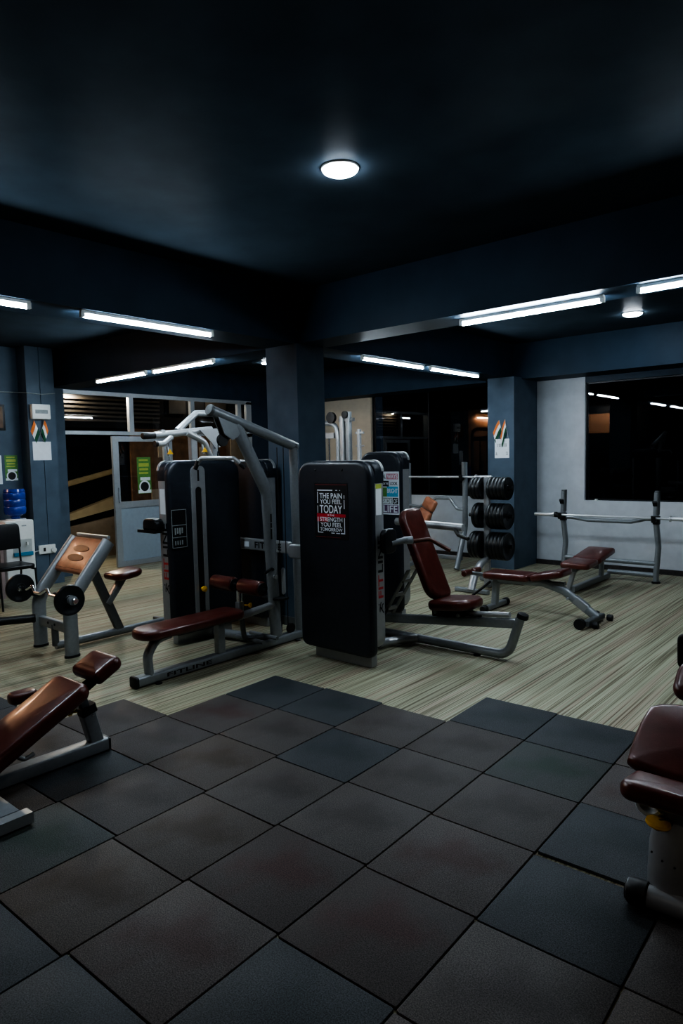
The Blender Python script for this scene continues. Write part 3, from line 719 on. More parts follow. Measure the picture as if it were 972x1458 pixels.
# ================================================================ lever machine behind the left tower
t = thing('shoulder_press_machine', 'pale grey shoulder press with raised lever arms rising behind the left black tower', 'gym machine', (-6.3, 4.7, 0))
LXx = -6.3
MB().bar([(LXx, 4.55, .04), (LXx, 5.9, .04)], .08, .07).obj('base_beam', M['steel'], t)
MB().bar([(LXx-.45, 5.8, .04), (LXx+.45, 5.8, .04)], .08, .07).obj('base_beam', M['steel'], t)
MB().bar([(LXx, 4.75, .05), (LXx, 4.72, 1.95)], .07, .09, up=Y).obj('front_upright', M['silver'], t)
MB().bar([(LXx, 5.06, .05), (LXx, 5.02, 1.98)], .06, .08, up=Y).obj('rear_upright', M['silver'], t)
MB().tube([(LXx, 4.22, 1.925), (LXx, 4.99, 2.0)], .040).obj('lever_arm', M['silver'], t)
MB().lathe((LXx, 4.24, 1.926), (0, -1, -.06), [(.034, 0), (.036, .01), (.036, .16), (.03, .17), (0, .172)], 16).obj('grip', M['rubber'], t)
MB().lathe((LXx+.0, 4.32, 1.955), Z, [(.04, 0), (.035, .03), (0, .035)], 14).obj('clamp', M['silver'], t)
MB().tube([(LXx+.05, 4.40, 1.90), (LXx+.12, 4.25, 1.83), (LXx+.12, 4.14, 1.83)], .03, .05).obj('side_handle', M['silver'], t)
MB().lathe((LXx+.12, 4.17, 1.83), -Y, [(.034, 0), (.034, .03), (0, .032)], 14).obj('handle_end', M['rubber'], t)
MB().tube([(LXx-.05, 4.55, 1.98), (LXx-.1, 4.86, 2.19), (LXx-.1, 5.25, 2.2)], .038, .05).obj('upper_arm', M['steel'], t)
pl = [(4.78, 1.99), (5.10, 2.02), (5.07, 1.80), (5.0, 1.78), (4.93, 1.86)]
n_ = len(pl); MB().add([(LXx+.05, y, z) for y, z in pl]+[(LXx+.065, y, z) for y, z in pl], [tuple(range(n_)), tuple(range(2*n_-1, n_-1, -1))]+[(k, (k+1) % n_, n_+(k+1) % n_, n_+k) for k in range(n_)]).obj('gusset_plate', M['silver'], t)
MB().tube([(LXx+.03, 4.62, 1.96), (LXx+.03, 4.86, 1.86), (LXx+.03, 4.98, 1.60), (LXx+.03, 5.0, 1.2)], .036, .14).obj('curved_link', M['silver'], t)
for y_, z_ in ((4.36, 1.72), (4.83, 1.74)):
    MB().add([(LXx+.07, y_-.04, z_), (LXx+.07, y_+.04, z_), (LXx+.07, y_, z_+.055), (LXx+.078, y_-.04, z_), (LXx+.078, y_+.04, z_), (LXx+.078, y_, z_+.055)], [(0, 1, 2), (5, 4, 3), (0, 3, 4, 1), (1, 4, 5, 2), (2, 5, 3, 0)]).obj('warning_triangle', M['yellow'], t)
MB().bar([(LXx+.03, 4.36, 1.80), (LXx+.05, 4.36, 1.70)], .02, .02).obj('triangle_hanger', M['steel'], t)
MB().bar([(LXx+.03, 4.83, 1.84), (LXx+.05, 4.83, 1.72)], .02, .02).obj('triangle_hanger', M['steel'], t)
MB().pad(rrect(.32, .75, .06, 5), (LXx+.02, 5.5, 1.05), V((1, 0, 0)), V((0, .15, 1)), .08, .03).obj('backrest', M['ox'], t)
MB().bar([(LXx, 5.6, .06), (LXx, 5.58, 1.3)], .06, .06, up=Y).obj('back_post', M['steel'], t)

# ================================================================ cable station behind the pillar
t = thing('cable_station', 'pale tall cable station with twin uprights seen between pillar and cream wall', 'gym machine', (-6.4, 7.3, 0))
cx, cy = -6.26, 7.25
MB().tube([(cx-.55, cy, .04), (cx-.55, cy, 2.17), (cx-.08, cy, 2.12), (cx-.05, cy, 1.9), (cx-.05, cy, .04)], .035, .14).obj('hoop_frame', M['silver'], t)
MB().bar([(cx+.04, cy, .04), (cx+.04, cy, 2.22)], .075, .075, up=Y).obj('upright', M['silver'], t)
MB().bar([(cx+.15, cy, .04), (cx+.15, cy, 2.28)], .07, .075, up=Y).obj('upright', M['steel'], t)
MB().bar([(cx+.32, cy+.02, .04), (cx+.32, cy+.02, 2.03)], .05, .05, up=Y).obj('guide_post', M['silver'], t)
MB().bar([(cx+.26, cy+.02, 1.98), (cx+.40, cy+.02, 1.98)], .03, .03).obj('cross_bar', M['silver'], t)
MB().bar([(cx+.26, cy+.02, 1.80), (cx+.40, cy+.02, 1.80)], .02, .02).obj('cross_bar', M['silver'], t)
MB().bar([(cx-.02, cy, 2.17), (cx+.25, cy, 2.17)], .03, .05).obj('head_plate', M['steel_dark'], t)
MB().lathe((cx-.12, cy-.03, 2.21), -Y, [(.075, 0), (.08, .01), (.08, .05), (0, .055)], 20).obj('pulley', M['rubber'], t)
MB().lathe((cx+.13, cy-.04, 2.24), -Y, [(.05, 0), (.05, .03), (0, .035)], 20).obj('pulley', M['rubber'], t)
MB().bb(cx-.45, cx-.15, cy-.05, cy+.05, .1, 1.25).obj('weight_stack', M['iron'], t)
MB().bar([(cx-.6, cy, .035), (cx+.45, cy, .035)], .09, .06).obj('base_beam', M['steel'], t)
MB().bb(cx-.5, cx-.1, cy-.035, cy+.035, 1.92, 2.0).obj('cross_plate', M['silver'], t)
for x_ in (cx-.38, cx-.22): MB().cyl((x_, cy, .1), (x_, cy, 1.95), .012, 10).obj('guide_rod', M['chrome'], t)

# ================================================================ incline rack with bar (rear, under the middle window)
def hooks(t, x, y, z, s=1):
    MB().bar([(x, y-.02, z+.03), (x, y-.11, z-.035), (x, y-.13, z+.05)], .025, .05, .02, up=X).obj('bar_hook', M['rubber'], t)
RYk = 8.45
t = thing('incline_bench_rack', 'grey incline bench rack with tan segmented pad under the middle window', 'weight bench', (-5.4, 8.4, 0))
for x_, nm in ((-5.945, 0), (-4.965, 1)):
    MB().oval([(x_, RYk, 1.54), (x_, RYk, 1.05), (x_-.02, RYk+.03, .6), (x_+.0, RYk-.25, .03)], .036, .045, .2, up=Y).obj('upright', M['steel'], t)
    MB().bar([(x_, RYk-.02, 1.30), (x_, RYk-.02, 1.545)], .055, .07, up=Y).obj('hook_plate', M['steel_dark'], t)
    hooks(t, x_, RYk, 1.315)
MB().tube([(-5.945, RYk, .90), (-5.75, RYk, .88), (-5.45, RYk, 1.02), (-5.22, RYk, 1.02), (-5.10, RYk, .87), (-4.965, RYk, .86)], .022, .05).obj('cross_tube', M['steel'], t)
MB().bar([(-5.945, RYk-.1, .17), (-4.965, RYk-.1, .17)], .05, .06).obj('lower_cross_beam', M['steel'], t)
MB().bar([(-5.55, 7.45, .05), (-5.50, RYk-.1, .17)], .06, .06).obj('base_beam', M['steel'], t)
MB().bar([(-5.52, RYk-.35, .12), (-5.50, RYk-.15, .82)], .05, .05, up=X).obj('back_post', M['steel'], t)
ib = V((.20, .12, .46)).normalized()
for k, (d0, d1_) in enumerate(((0, .16), (.165, .33), (.335, .50))):
    MB().pad(rrect(.29, d1_-d0, .04, 4), V((-5.37, 7.86, .58))+ib*((d0+d1_)/2), V((.86, -.5, -.25)), ib, .075, .028, .014).obj('back_pad', M['tan'], t)
MB().bar([(-5.40, 7.98, .40), (-5.23, 8.07, 1.0)], .05, .04).obj('pad_rail', M['steel_dark'], t)
MB().pad(rrect(.27, .30, .05, 4), (-5.60, 7.78, .50), X, Y, .07, .028, .006).obj('seat_pad', M['tan'], t)
MB().bar([(-5.58, 7.78, .06), (-5.58, 7.78, .50)], .05, .05, up=X).obj('seat_post', M['steel'], t)
def barbell(name, label, y, z, x0, x1, s0, s1, group=None):
    t = thing(name, label, 'barbell', ((x0+x1)/2, y, z), group)
    MB().cyl((s0, y, z), (s1, y, z), .014, 12).obj('shaft', M['barsteel'], t)
    if x0 < s0: MB().lathe((x0, y, z), X, [(.022, 0), (.024, .005), (.024, s0-x0-.02), (.034, s0-x0-.02), (.034, s0-x0), (.014, s0-x0)], 16).obj('sleeve', M['barsteel'], t)
    if x1 > s1: MB().lathe((s1, y, z), X, [(.014, 0), (.034, 0), (.034, .02), (.024, .02), (.024, x1-s1-.005), (.022, x1-s1)], 16).obj('sleeve', M['barsteel'], t)
    return t
barbell('barbell', 'bare chrome barbell resting on the rear rack under the middle window', RYk-.085, 1.334, -6.15, -4.50, -6.0, -4.75)

# ================================================================ flat bench rack with bar (rear right)
QY = 8.80
t = thing('bench_press_rack', 'grey bench press rack with black hooks before the big right window', 'weight bench', (-3.0, 8.6, 0))
UX = (-3.655, -2.475)
for x_ in UX:
    MB().oval([(x_, QY, .02), (x_-.0, QY, .10), (x_+.02, QY+.02, .45), (x_-.01, QY, .80), (x_+.0, QY, 1.13)], .034, .042, .3, up=Y).obj('upright', M['steel'], t)
    MB().bar([(x_, QY, .86), (x_+.005, QY, 1.15)], .06, .075, up=Y, r=.02).obj('hook_plate', M['steel_dark'], t)
    MB().bar([(x_, QY-.01, .74), (x_, QY-.01, .84)], .075, .085, up=Y, r=.015).obj('hook_sleeve', M['rubber'], t)
    hooks(t, x_, QY-.02, .80)
    MB().bar([(x_-.01, QY-.03, .97), (x_-.01, QY-.07, 1.02)], .03, .05, up=X).obj('upper_hook', M['rubber'], t)
    MB().lathe((x_, QY, 0), Z, [(.05, 0), (.05, .02), (.04, .024)], 16).obj('rubber_foot', M['rubber'], t)
MB().tube([(UX[0], QY, .785), (-3.55, QY, .785), (-3.33, QY, .755), (-2.78, QY, .755), (-2.60, QY, .80), (UX[1], QY, .80)], .026, .06).obj('cross_tube', M['steel'], t)
MB().tube([(UX[0], QY, .245), (UX[1], QY, .245)], .030).obj('lower_cross_tube', M['steel'], t)
MB().tube([(-3.06, QY, .10), (UX[1], QY, .10)], .030).obj('base_cross_tube', M['steel'], t)
MB().bar([(-3.06, 7.62, .05), (-3.06, QY, .05)], .06, .07).obj('base_beam', M['steel'], t)
MB().bar([(-3.10, 7.60, .05), (-3.02, 7.62, .33)], .05, .06, up=Y).obj('leg', M['silver'], t)
MB().bar([(-3.06, 8.55, .05), (-3.0, 8.40, .36)], .05, .06, up=Y).obj('leg', M['steel'], t)
for (a_, b_, z0, z1) in ((7.45, 7.80, .315, .335), (7.81, 8.36, .335, .41)):
    d_ = V((0, b_-a_, z1-z0)).normalized()
    MB().pad(rrect(.34, b_-a_, .05, 5), V((-2.98, (a_+b_)/2, (z0+z1)/2)), X, d_, .07, .026, .008).obj('bench_pad', M['ox'], t)
MB().bar([(-2.99, 7.50, .30), (-2.99, 8.40, .36)], .05, .04).obj('pad_rail', M['steel_dark'], t)
b_ = barbell('barbell', 'long chrome barbell resting on the black hooks of the right bench press rack', QY-.105, .820, -4.02, -2.05, -3.74, -2.30)
MB().lathe((-3.735, QY-.105, .820), X, [(.036, 0), (.036, .03), (.02, .03)], 16).obj('collar', M['rubber'], b_)

# ================================================================ adjustable bench in front of the plate tree
t = thing('decline_bench', 'red padded decline bench with grey legs and small wheels right of the press', 'weight bench', (-3.0, 6.4, 0))
BY = 6.42
MB().bar([(-3.42, BY, .04), (-3.40, BY, .33)], .06, .075, up=Y).obj('leg', M['steel'], t)
MB().bar([(-3.42, BY-.22, .035), (-3.42, BY+.24, .035)], .06, .05).obj('foot_bar', M['steel'], t)
for s_ in (-.22, .24): MB().lathe((-3.42, BY+s_-.02*(1 if s_ > 0 else -1), .035), (0, 1 if s_ > 0 else -1, 0), [(.035, 0), (.042, .01), (.042, .05), (.03, .06), (0, .06)], 16).obj('foot_cap', M['rubber'], t)
MB().oval([(-3.40, BY, .325), (-2.88, BY, .34), (-2.66, BY, .28), (-2.33, BY, .05)], .030, .045, .22, up=Z).obj('main_beam', M['steel'], t)
MB().bar([(-2.545, BY, .205), (-2.43, BY, .125)], .062, .094, up=Z, r=.02).obj('height_sleeve', M['silver'], t)
MB().lathe((-2.60, BY-.045, .215), -Y, [(.012, 0), (.012, .03), (0, .032)], 12).obj('pin_knob', M['silver'], t)
MB().bar([(-2.33, BY-.30, .05), (-2.33, BY+.12, .05)], .06, .05).obj('foot_bar', M['steel_dark'], t)
for y_, x_, r_ in ((BY-.36, -2.37, .05), (BY+.13, -2.40, .04)):
    MB().lathe((x_, y_, r_), Y, [(.02, 0), (r_, 0), (r_, .05), (.02, .05), (0, .05)], 18).obj('wheel', M['rubber'], t)
for y_ in (BY-.22, BY+.16): MB().lathe((-2.29, y_, .03), X, [(.03, 0), (.034, .02), (.028, .05), (0, .055)], 14).obj('foot_cap', M['rubber'], t)
for (x0, z0, x1, z1, w_) in ((-3.50, .335, -2.98, .345, .30), (-2.96, .35, -2.62, .43, .30)):
    d_ = V((x1-x0, 0, z1-z0)).normalized()
    MB().pad(rrect((V((x1, 0, z1))-V((x0, 0, z0))).length, w_, .05, 5), ((x0+x1)/2, BY, (z0+z1)/2), d_, Y, .07, .026, .006).obj('pad', M['ox'], t)
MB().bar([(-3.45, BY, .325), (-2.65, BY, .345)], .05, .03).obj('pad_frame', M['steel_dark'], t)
MB().bar([(-3.50, BY, .35), (-3.78, BY, .36)], .04, .04).obj('roller_arm', M['steel_dark'], t)
for s_ in (-1, 1): MB().lathe((-3.70, BY+s_*.03, .37), (0, s_, 0), [(.024, 0), (.034, .01), (.034, .13), (.024, .14), (0, .14)], 18).obj('leg_roller', M['ox'], t)
MB().cyl((-3.82, BY, .37), (-3.70, BY, .37), .018, 12).obj('roller_tip', M['steel_dark'], t)
MB().tube([(-3.44, BY-.05, .30), (-3.52, BY-.1, .22), (-3.62, BY-.12, .14)], .013, .02).obj('brace_rod', M['rubber'], t)

# ================================================================ plate tree and plates
PTX, PTY = -4.03, 7.38
t = thing('plate_tree', 'grey plate tree holding six stacks of black weight plates before the column', 'plate rack', (PTX, PTY, 0))
MB().bar([(PTX, PTY, .04), (PTX, PTY, 1.36)], .075, .05, up=Y, r=.008).obj('post', M['silver'], t)
MB().oval([(PTX, PTY-.40, .035), (PTX, PTY-.32, .20), (PTX, PTY-.16, .33), (PTX, PTY, .36)], .05, .035, .12, up=Z).obj('front_leg', M['silver'], t)
MB().bar([(PTX, PTY, .04), (PTX, PTY+.40, .04)], .07, .06).obj('base_beam', M['steel'], t)
MB().bar([(PTX-.3, PTY+.38, .04), (PTX+.3, PTY+.38, .04)], .06, .06).obj('base_beam', M['steel'], t)
MB().bar([(PTX-.22, PTY-.38, .03), (PTX+.22, PTY-.38, .03)], .06, .05).obj('base_beam', M['steel'], t)
pz = (1.235, .900, .535)
for z_ in pz:
    for s_ in (-1, 1): MB().lathe((PTX+s_*.035, PTY, z_), (s_, 0, 0), [(.024, 0), (.024, .30 if s_ > 0 else .21), (.018, .305 if s_ > 0 else .215), (0, .305 if s_ > 0 else .215)], 14).obj('peg', M['iron'], t)
def plate_bm(r, th_, c=(0, 0, 0), ax=X):
    return MB().lathe(c, ax, [(.029, 0), (r*.32, -.003), (r*.36, .004), (r*.78, .004), (r*.84, -.001), (r*.96, 0), (r, th_*.2), (r, th_*.8), (r*.96, th_), (r*.84, th_), (r*.78, th_-.005), (r*.36, th_-.005), (r*.32, th_), (.029, th_)], 36, ring=True)
lvl = ['upper', 'middle', 'lower']
proto = {}
for li, (z_, r_) in enumerate(zip(pz, (.138, .158, .170))):
    for s_, side, n in ((-1, 'left', (3, 2, 3)[li]), (1, 'right', 5)):
        for k in range(n):
            th_ = .045
            x_ = PTX+s_*(.05+k*(th_+.003)+th_/2)
            rr = r_*(.97 if k == n-1 and s_ > 0 else 1)
            key = round(r_, 3)
            if key not in proto:
                o = plate_bm(r_, th_).obj('weight_plate', M['plate']); proto[key] = o
                o.location = (0, 0, 0)
                me = o.data
                for v in me.vertices: v.co.z -= r_   # origin at the bore
            else:
                o = proto[key].copy(); C.objects.link(o)
            o.location = (x_, PTY, z_-.0035)
            o.rotation_euler = (PI/18*random.randrange(36), 0, 0)
            pos = 'innermost' if k == 0 else 'outermost' if k == n-1 else ords[k]+' from the post'
            tag(o, 'black weight plate, %s on the %s %s peg of the plate tree' % (pos, lvl[li], side), 'weight plate', 'plates on the plate tree')

# ================================================================ preacher curl bench
t = thing('preacher_curl_bench', 'grey preacher curl bench with worn tan arm pad near the water dispenser', 'weight bench', (-5.72, 3.2, 0))
for x_ in (-6.0, -5.43):
    MB().oval([(x_, 2.735, .01), (x_, 2.735, .40), (x_, 2.78, .52), (x_, 3.12, .945)], .042, .062, .18, up=Y).obj('front_leg', M['steel'], t)
    MB().oval([(x_, 2.735, 0), (x_, 2.735, .02)], .048, .068, up=Y).obj('foot_pad', M['rubber'], t)
MB().bar([(-6.0, 2.735, .24), (-5.43, 2.735, .24)], .05, .085).obj('cross_beam', M['steel'], t)
bolt_row(t, [(-5.78, 2.705, .25), (-5.66, 2.705, .25)], -Y, .012)
MB().tube([(-5.72, 2.735, .05), (-5.72, 3.95, .05)], .036).obj('base_tube', M['steel'], t)
MB().tube([(-5.72, 2.735, .05), (-5.72, 2.735, .24)], .03).obj('base_stub', M['steel_dark'], t)
MB().lathe((-5.72, 3.98, .055), Y, [(.04, 0), (.045, -.02), (.045, -.05), (.037, -.06)], 16).obj('tube_cap', M['rubber'], t)
MB().bar([(-5.95, 3.90, .03), (-5.5, 3.90, .03)], .05, .05).obj('rear_foot_bar', M['steel_dark'], t)
MB().bar([(-5.72, 3.36, .06), (-5.72, 3.05, .83)], .05, .08, up=Y).obj('post', M['steel_dark'], t)
MB().bar([(-5.72, 3.24, .33), (-5.72, 3.36, .48), (-5.72, 3.42, .56)], .06, .07, .05, up=X).obj('seat_arm', M['steel'], t)
MB().pad(rrect(.30, .30, (.12, .12, .05, .05), 6), (-5.72, 3.44, .555), V((1, 0, 0)), V((0, 1, .12)), .065, .028, .008).obj('seat', M['ox'], t)
pd = V((0, .34, .425)).normalized()
pw = MB().pad(rrect(.60, .36, (.03, .03, .03, .03), 5), V((-5.735, 2.985, .745))+pd*.065, X, pd, .05, .02, .01)
pp = pw.obj('arm_pad', M['tan'], t)
pn = X.cross(pd); pc = V((-5.715, 2.985, .745))+pd*.055+pn*.061
mb = MB().lathe(pc+pd*.07, pn, [(.075, -.02), (.07, .0015), (.03, .003), (0, .003)], 18); mb2 = MB().lathe(pc-pd*.02, pn, [(.075, -.02), (.07, .0015), (.03, .003), (0, .003)], 18)
for m_, c0 in ((mb, pc+pd*.06), (mb2, pc-pd*.04)):
    for i, p in enumerate(m_.v): d_ = p-c0; m_.v[i] = c0+X*d_.dot(X)*1.9+pd*d_.dot(pd)*.5+pn*d_.dot(pn)
    plabel(m_.obj('worn_patch', M['tan_dark'], pp), 'dark worn oval on the arm pad')
MB().bar([pc-X*.24-pd*.135-pn*.011, pc+X*.24-pd*.135-pn*.011], .005, .006).obj('seam', M['tan_dark'], pp)
MB().bar([pc-X*.24+pd*.135-pn*.011, pc+X*.24+pd*.135-pn*.011], .005, .006).obj('seam', M['tan_dark'], pp)
MB().bar([pc-X*.27+pd*.22-pn*.03, pc+X*.27+pd*.22-pn*.03], .03, .03).obj('top_rail', M['silver'], t)
for x_ in (-5.94, -5.49):
    MB().bar([(x_, 2.78, .50), (x_, 2.66, .48), (x_, 2.64, .56)], .02, .035, .02, up=X).obj('bar_hook', M['rubber'], t)
# EZ curl bar and its two plates
ey, ez = 2.60, .548
t = thing('curl_bar', 'chrome zigzag curl bar resting on the preacher bench hooks', 'barbell', (-5.72, ey, ez))
MB().tube([(-6.03, ey, ez), (-5.93, ey, ez), (-5.86, ey+.02, ez+.035), (-5.77, ey, ez-.01), (-5.67, ey, ez-.01), (-5.58, ey+.02, ez+.035), (-5.50, ey, ez), (-5.22, ey, ez)], .013, .02).obj('shaft', M['chrome'], t)
MB().lathe((-6.17, ey, ez), X, [(.02, 0), (.024, .004), (.024, .14), (.014, .14)], 16).obj('sleeve', M['chrome'], t)
MB().lathe((-5.23, ey, ez), X, [(.014, 0), (.024, 0), (.024, .17), (.02, .175), (0, .175)], 16).obj('sleeve', M['chrome'], t)
for x_, s_ in ((-6.11, -1), (-5.13, 1)):
    MB().lathe((x_, ey, ez), (s_, 0, 0), [(.025, 0), (.038, 0), (.038, .035), (.025, .035)], 16).obj('star_collar', M['steel'], t)
for x_, nm in ((-6.07, 'left end of the curl bar beside the dispenser'), (-5.18, 'right end of the curl bar nearest the long bench')):
    o = plate_bm(.125, .038, (x_, ey, ez-.003)).obj('weight_plate', M['plate'])
    tag(o, 'round black weight plate on the '+nm, 'weight plate', 'plates on the curl bar')

# ================================================================ incline bench on the mats (left foreground)
BX = -3.47
t = thing('incline_bench', 'glossy oxblood incline bench with headrest standing on the mats at left', 'weight bench', (BX, 1.5, .015))
MB().bar([(BX, .55, .055), (BX, 1.91, .055)], .09, .07, r=.01).obj('base_beam', M['steel'], t)
MB().pad(rrect(.09, .07, .01, 3), (BX, 1.925, .055), X, Z, .018, .004).obj('beam_cap', M['rubber'], t)
MB().bar([(BX-.48, 1.185, .05), (-3.05, 1.185, .05)], .13, .055, r=.008).obj('cross_foot', M['steel'], t)
MB().bar([(-3.05, 1.20, .048), (-2.99, 1.20, .048)], .17, .05, r=.006).obj('foot_plate', M['silver'], t)
MB().bar([(BX-.3, .58, .045), (BX+.3, .58, .045)], .07, .055).obj('rear_foot', M['steel'], t)
MB().bar([(BX, 1.86, .06), (BX, 1.805, .285)], .062, .078, up=Y, r=.01).obj('support_post', M['steel'], t)
MB().bar([(BX, 1.812, .25), (BX, 1.765, .425)], .038, .048, up=Y, r=.006).obj('inner_post', M['steel_dark'], t)
MB().bar([(BX, 1.818, .255), (BX, 1.806, .30)], .072, .09, up=Y, r=.01).obj('post_collar', M['rubber'], t)
MB().lathe((BX-.02, 1.77, .275), (-.5, -1, 0), [(.01, 0), (.01, .025), (.022, .03), (.024, .045), (.012, .055), (0, .055)], 14).obj('knob', M['brass'], t)
MB().lathe((BX+.031, 1.83, .245), X, [(.008, 0), (.008, .004), (0, .006)], 10).obj('bolt', M['chrome'], t)
ip = V((0, .891, .454)); inn = X.cross(ip)
base = V((BX+.03, 1.28, .168))
def along(d): return base+ip*d
MB().pad([(x, y) for x, y in rrect(.33, .675, (.05, .06, .06, .05), 6)], along(.2075), X, ip, .082, .034, .012, n=5).obj('back_pad', M['ox'], t)
MB().pad([(x, y) for x, y in rrect(.275, .18, (.03, .045, .045, .03), 6)], along(.678)+inn*.004+X*.012, X, ip, .078, .034, .008, n=5).obj('headrest', M['ox'], t)
MB().pad(rrect(.33, .36, (.05, .05, .04, .04), 6), (BX, .93, .165), X, Y, .075, .03, .008).obj('seat_pad', M['ox'], t)
MB().bar([along(-.10)-inn*.02, along(.76)-inn*.012], .07, .035).obj('pad_rail', M['black'], t)
MB().tube([along(.10)-inn*.03+X*.06, along(.12)-inn*.075+X*.06, along(.17)-inn*.085+X*.06], .012, .02).obj('release_lever', M['silver'], t)
MB().bar([(BX, .92, .06), (BX, .92, .17)], .06, .06, up=X).obj('front_post', M['steel'], t)
MB().tube([(BX-.2, 1.36, .40), (BX-.42, 1.42, .40)], .035).obj('leg_roller_bar', M['chrome'], t)
MB().bar([(BX-.17, 1.30, .10), (BX-.20, 1.36, .40)], .03, .03, up=Y).obj('roller_strut', M['steel_dark'], t)
MB().pad(rrect(.10, .15, .04, 4), (BX-.26, 1.58, .33), X, Y, .06, .02).obj('side_pad', M['ox'], t)
MB().bar([(BX-.05, 1.50, .29), (BX-.26, 1.58, .33)], .025, .025).obj('side_strut', M['steel_dark'], t)

# ================================================================ seated machine (right foreground)
t = thing('leg_curl_machine', 'oxblood reclining seat machine with yellow knob and thick grey post, right foreground', 'gym machine', (-.52, 2.5, .015))
RX = -.50
MB().tube([(-.755, 2.405, .064), (-.20, 2.435, .064)], .040).obj('front_foot_tube', M['silver'], t)
MB().lathe((-.715, 2.407, .064), (-1, -.05, 0), [(.040, -.03), (.046, -.025), (.048, 0), (.046, .03), (.034, .045), (0, .048)], 20).obj('tube_cap', M['rubber'], t)
MB().lathe((-.205, 2.435, .064), (1, .05, 0), [(.046, -.02), (.048, 0), (.046, .03), (0, .045)], 20).obj('tube_cap', M['rubber'], t)
MB().sweep([(-.625, 2.475, .06), (-.625, 2.475, .14), (-.622, 2.48, .24), (-.612, 2.50, .31), (-.605, 2.51, .36), (-.59, 2.54, .43)],
           [(.082*math.cos(2*PI*k/24), .070*math.sin(2*PI*k/24)) for k in range(24)], up=Y).obj('seat_post', M['silver'], t)
MB().lathe((-.625, 2.475, .055), Z, [(.09, 0), (.09, .015), (.083, .03), (.07, .03)], 22).obj('post_flange', M['silver'], t)
for (x_, z_) in ((-.675, .235), (-.64, .215), (-.60, .205)): MB().lathe((x_, 2.402+.006*abs(x_+.63), z_), -Y, [(.004, 0), (.003, .003), (0, .003)], 8).obj('rivet', M['ink'], t)
kn = V((-.655, 2.40, .345))
MB().lathe(kn, V((.12, .05, 1)), [(0, -.008), (.036, -.006), (.042, 0), (.040, .010), (.030, .013), (0, .013)], 22).obj('knob', M['yellow'], t)
MB().lathe(kn, V((-.12, -.05, -1)), [(.013, 0), (.013, .02), (.0, .022)], 12).obj('knob_neck', M['chrome'], t)
MB().cyl((-.655, 2.405, .345), (-.60, 2.48, .335), .014, 12).obj('knob_shaft', M['steel_dark'], t)
arc = [(-.695+.040*math.cos(a), 2.45, .392+.040*math.sin(a)) for a in [PI*(.75+1.1*k/12) for k in range(13)]]
MB().sweep(arc, [(.016*math.cos(2*PI*k/10), .022*math.sin(2*PI*k/10)) for k in range(10)], up=Y).obj('curved_clip', M['whitep'], t)
MB().bar([(-.60, 2.42, .425), (-.60, 2.85, .40)], .12, .06, up=Z).obj('seat_frame', M['black'], t)
MB().bar([(-.52, 2.38, .395), (-.38, 2.38, .395)], .10, .07).obj('seat_underside', M['black'], t)
su = V((0, .97, -.16)).normalized()
MB().pad([(x, y) for x, y in rrect(.50, .20, (.05, .03, .03, .05), 6)], V((RX-.02, 2.405, .42)), X, su, .070, .030, .008, n=6).obj('seat', M['ox'], t)
bu = V((0, .86, .42)).normalized(); bn = X.cross(bu)
o_ = V((RX-.075, 2.72, .50))
bk = [(-.235, -.19), (.235, -.19), (.245, -.10), (.25, .05), (.225, .19), (-.225, .19), (-.25, .05), (-.245, -.10)]
def smooth_poly(P, it=2):
    for _ in range(it):
        Q = []
        for a, b in zip(P, P[1:]+P[:1]): Q += [(a[0]*.75+b[0]*.25, a[1]*.75+b[1]*.25), (a[0]*.25+b[0]*.75, a[1]*.25+b[1]*.75)]
        P = Q
    return P
MB().pad(smooth_poly(bk), o_, X, bu, .06, .028, .012, n=6).obj('backrest', M['ox'], t)
MB().pad(rrect(.32, .19, (.05, .07, .07, .05), 6), o_+bu*.32-X*.02+Z*.02, X, V((0, .78, .62)), .07, .032, .010, n=6).obj('headrest', M['ox'], t)
MB().bar([(RX, 2.62, .42), o_+X*.05+bu*.1-bn*.03, o_+X*.05+bu*.40-bn*.03], .09, .04, up=X).obj('back_frame', M['black'], t)
MB().bar([(RX, 2.5, .055), (RX, 3.6, .055)], .08, .07).obj('base_beam', M['steel'], t)
MB().bar([(RX-.25, 3.6, .05), (RX+.25, 3.6, .05)], .07, .06).obj('rear_foot', M['steel'], t)
MB().bar([(RX, 3.12, .06), (RX, 3.02, .72)], .07, .07, up=X).obj('back_post', M['steel'], t)
for s_ in (-.255, .2):
    MB().tube([(RX+s_*.8, 3.06, .72), (RX+s_, 3.06, .72), (RX+s_, 3.05, .85), (RX+s_*.75, 3.05, .86)], .013, .02).obj('handle', M['rubber'], t)
MB().bar([(RX-.20, 3.06, .72), (RX+.16, 3.06, .72)], .03, .03).obj('handle_bar', M['steel_dark'], t)

# ================================================================ left side furniture
t = thing('water_dispenser', 'white water dispenser with blue drip tray beside the navy pilaster', 'water dispenser', (-8.9, 3.73, 0))
bx = MB().pad(rrect(.37, .93, .02, 4), (-9.06, 3.79, .466), Y, Z, .33, .015); bx.obj('cabinet', M['whitep'], t)
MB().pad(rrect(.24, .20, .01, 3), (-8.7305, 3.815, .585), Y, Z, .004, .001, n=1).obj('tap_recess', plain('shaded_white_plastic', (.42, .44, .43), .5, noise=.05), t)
MB().bb(-8.735, -8.70, 3.695, 3.935, .475, .52).obj('drip_tray', M['bluetrim'], t)
for y_ in (3.765, 3.865): MB().bar([(-8.73, y_, .64), (-8.70, y_, .64), (-8.70, y_, .61)], .02, .02).obj('tap', M['whitep'], t)
rects('maker_badge', [(-.03, .03, -.008, .008)], M['greyink'], t, (-8.7295, 3.845, .86), Y, Z)
MB().lathe((-8.9, 3.82, .931), Z, [(.13, 0), (.12, .012), (.10, .014)], 24).obj('bottle_collar', M['whitep'], t)
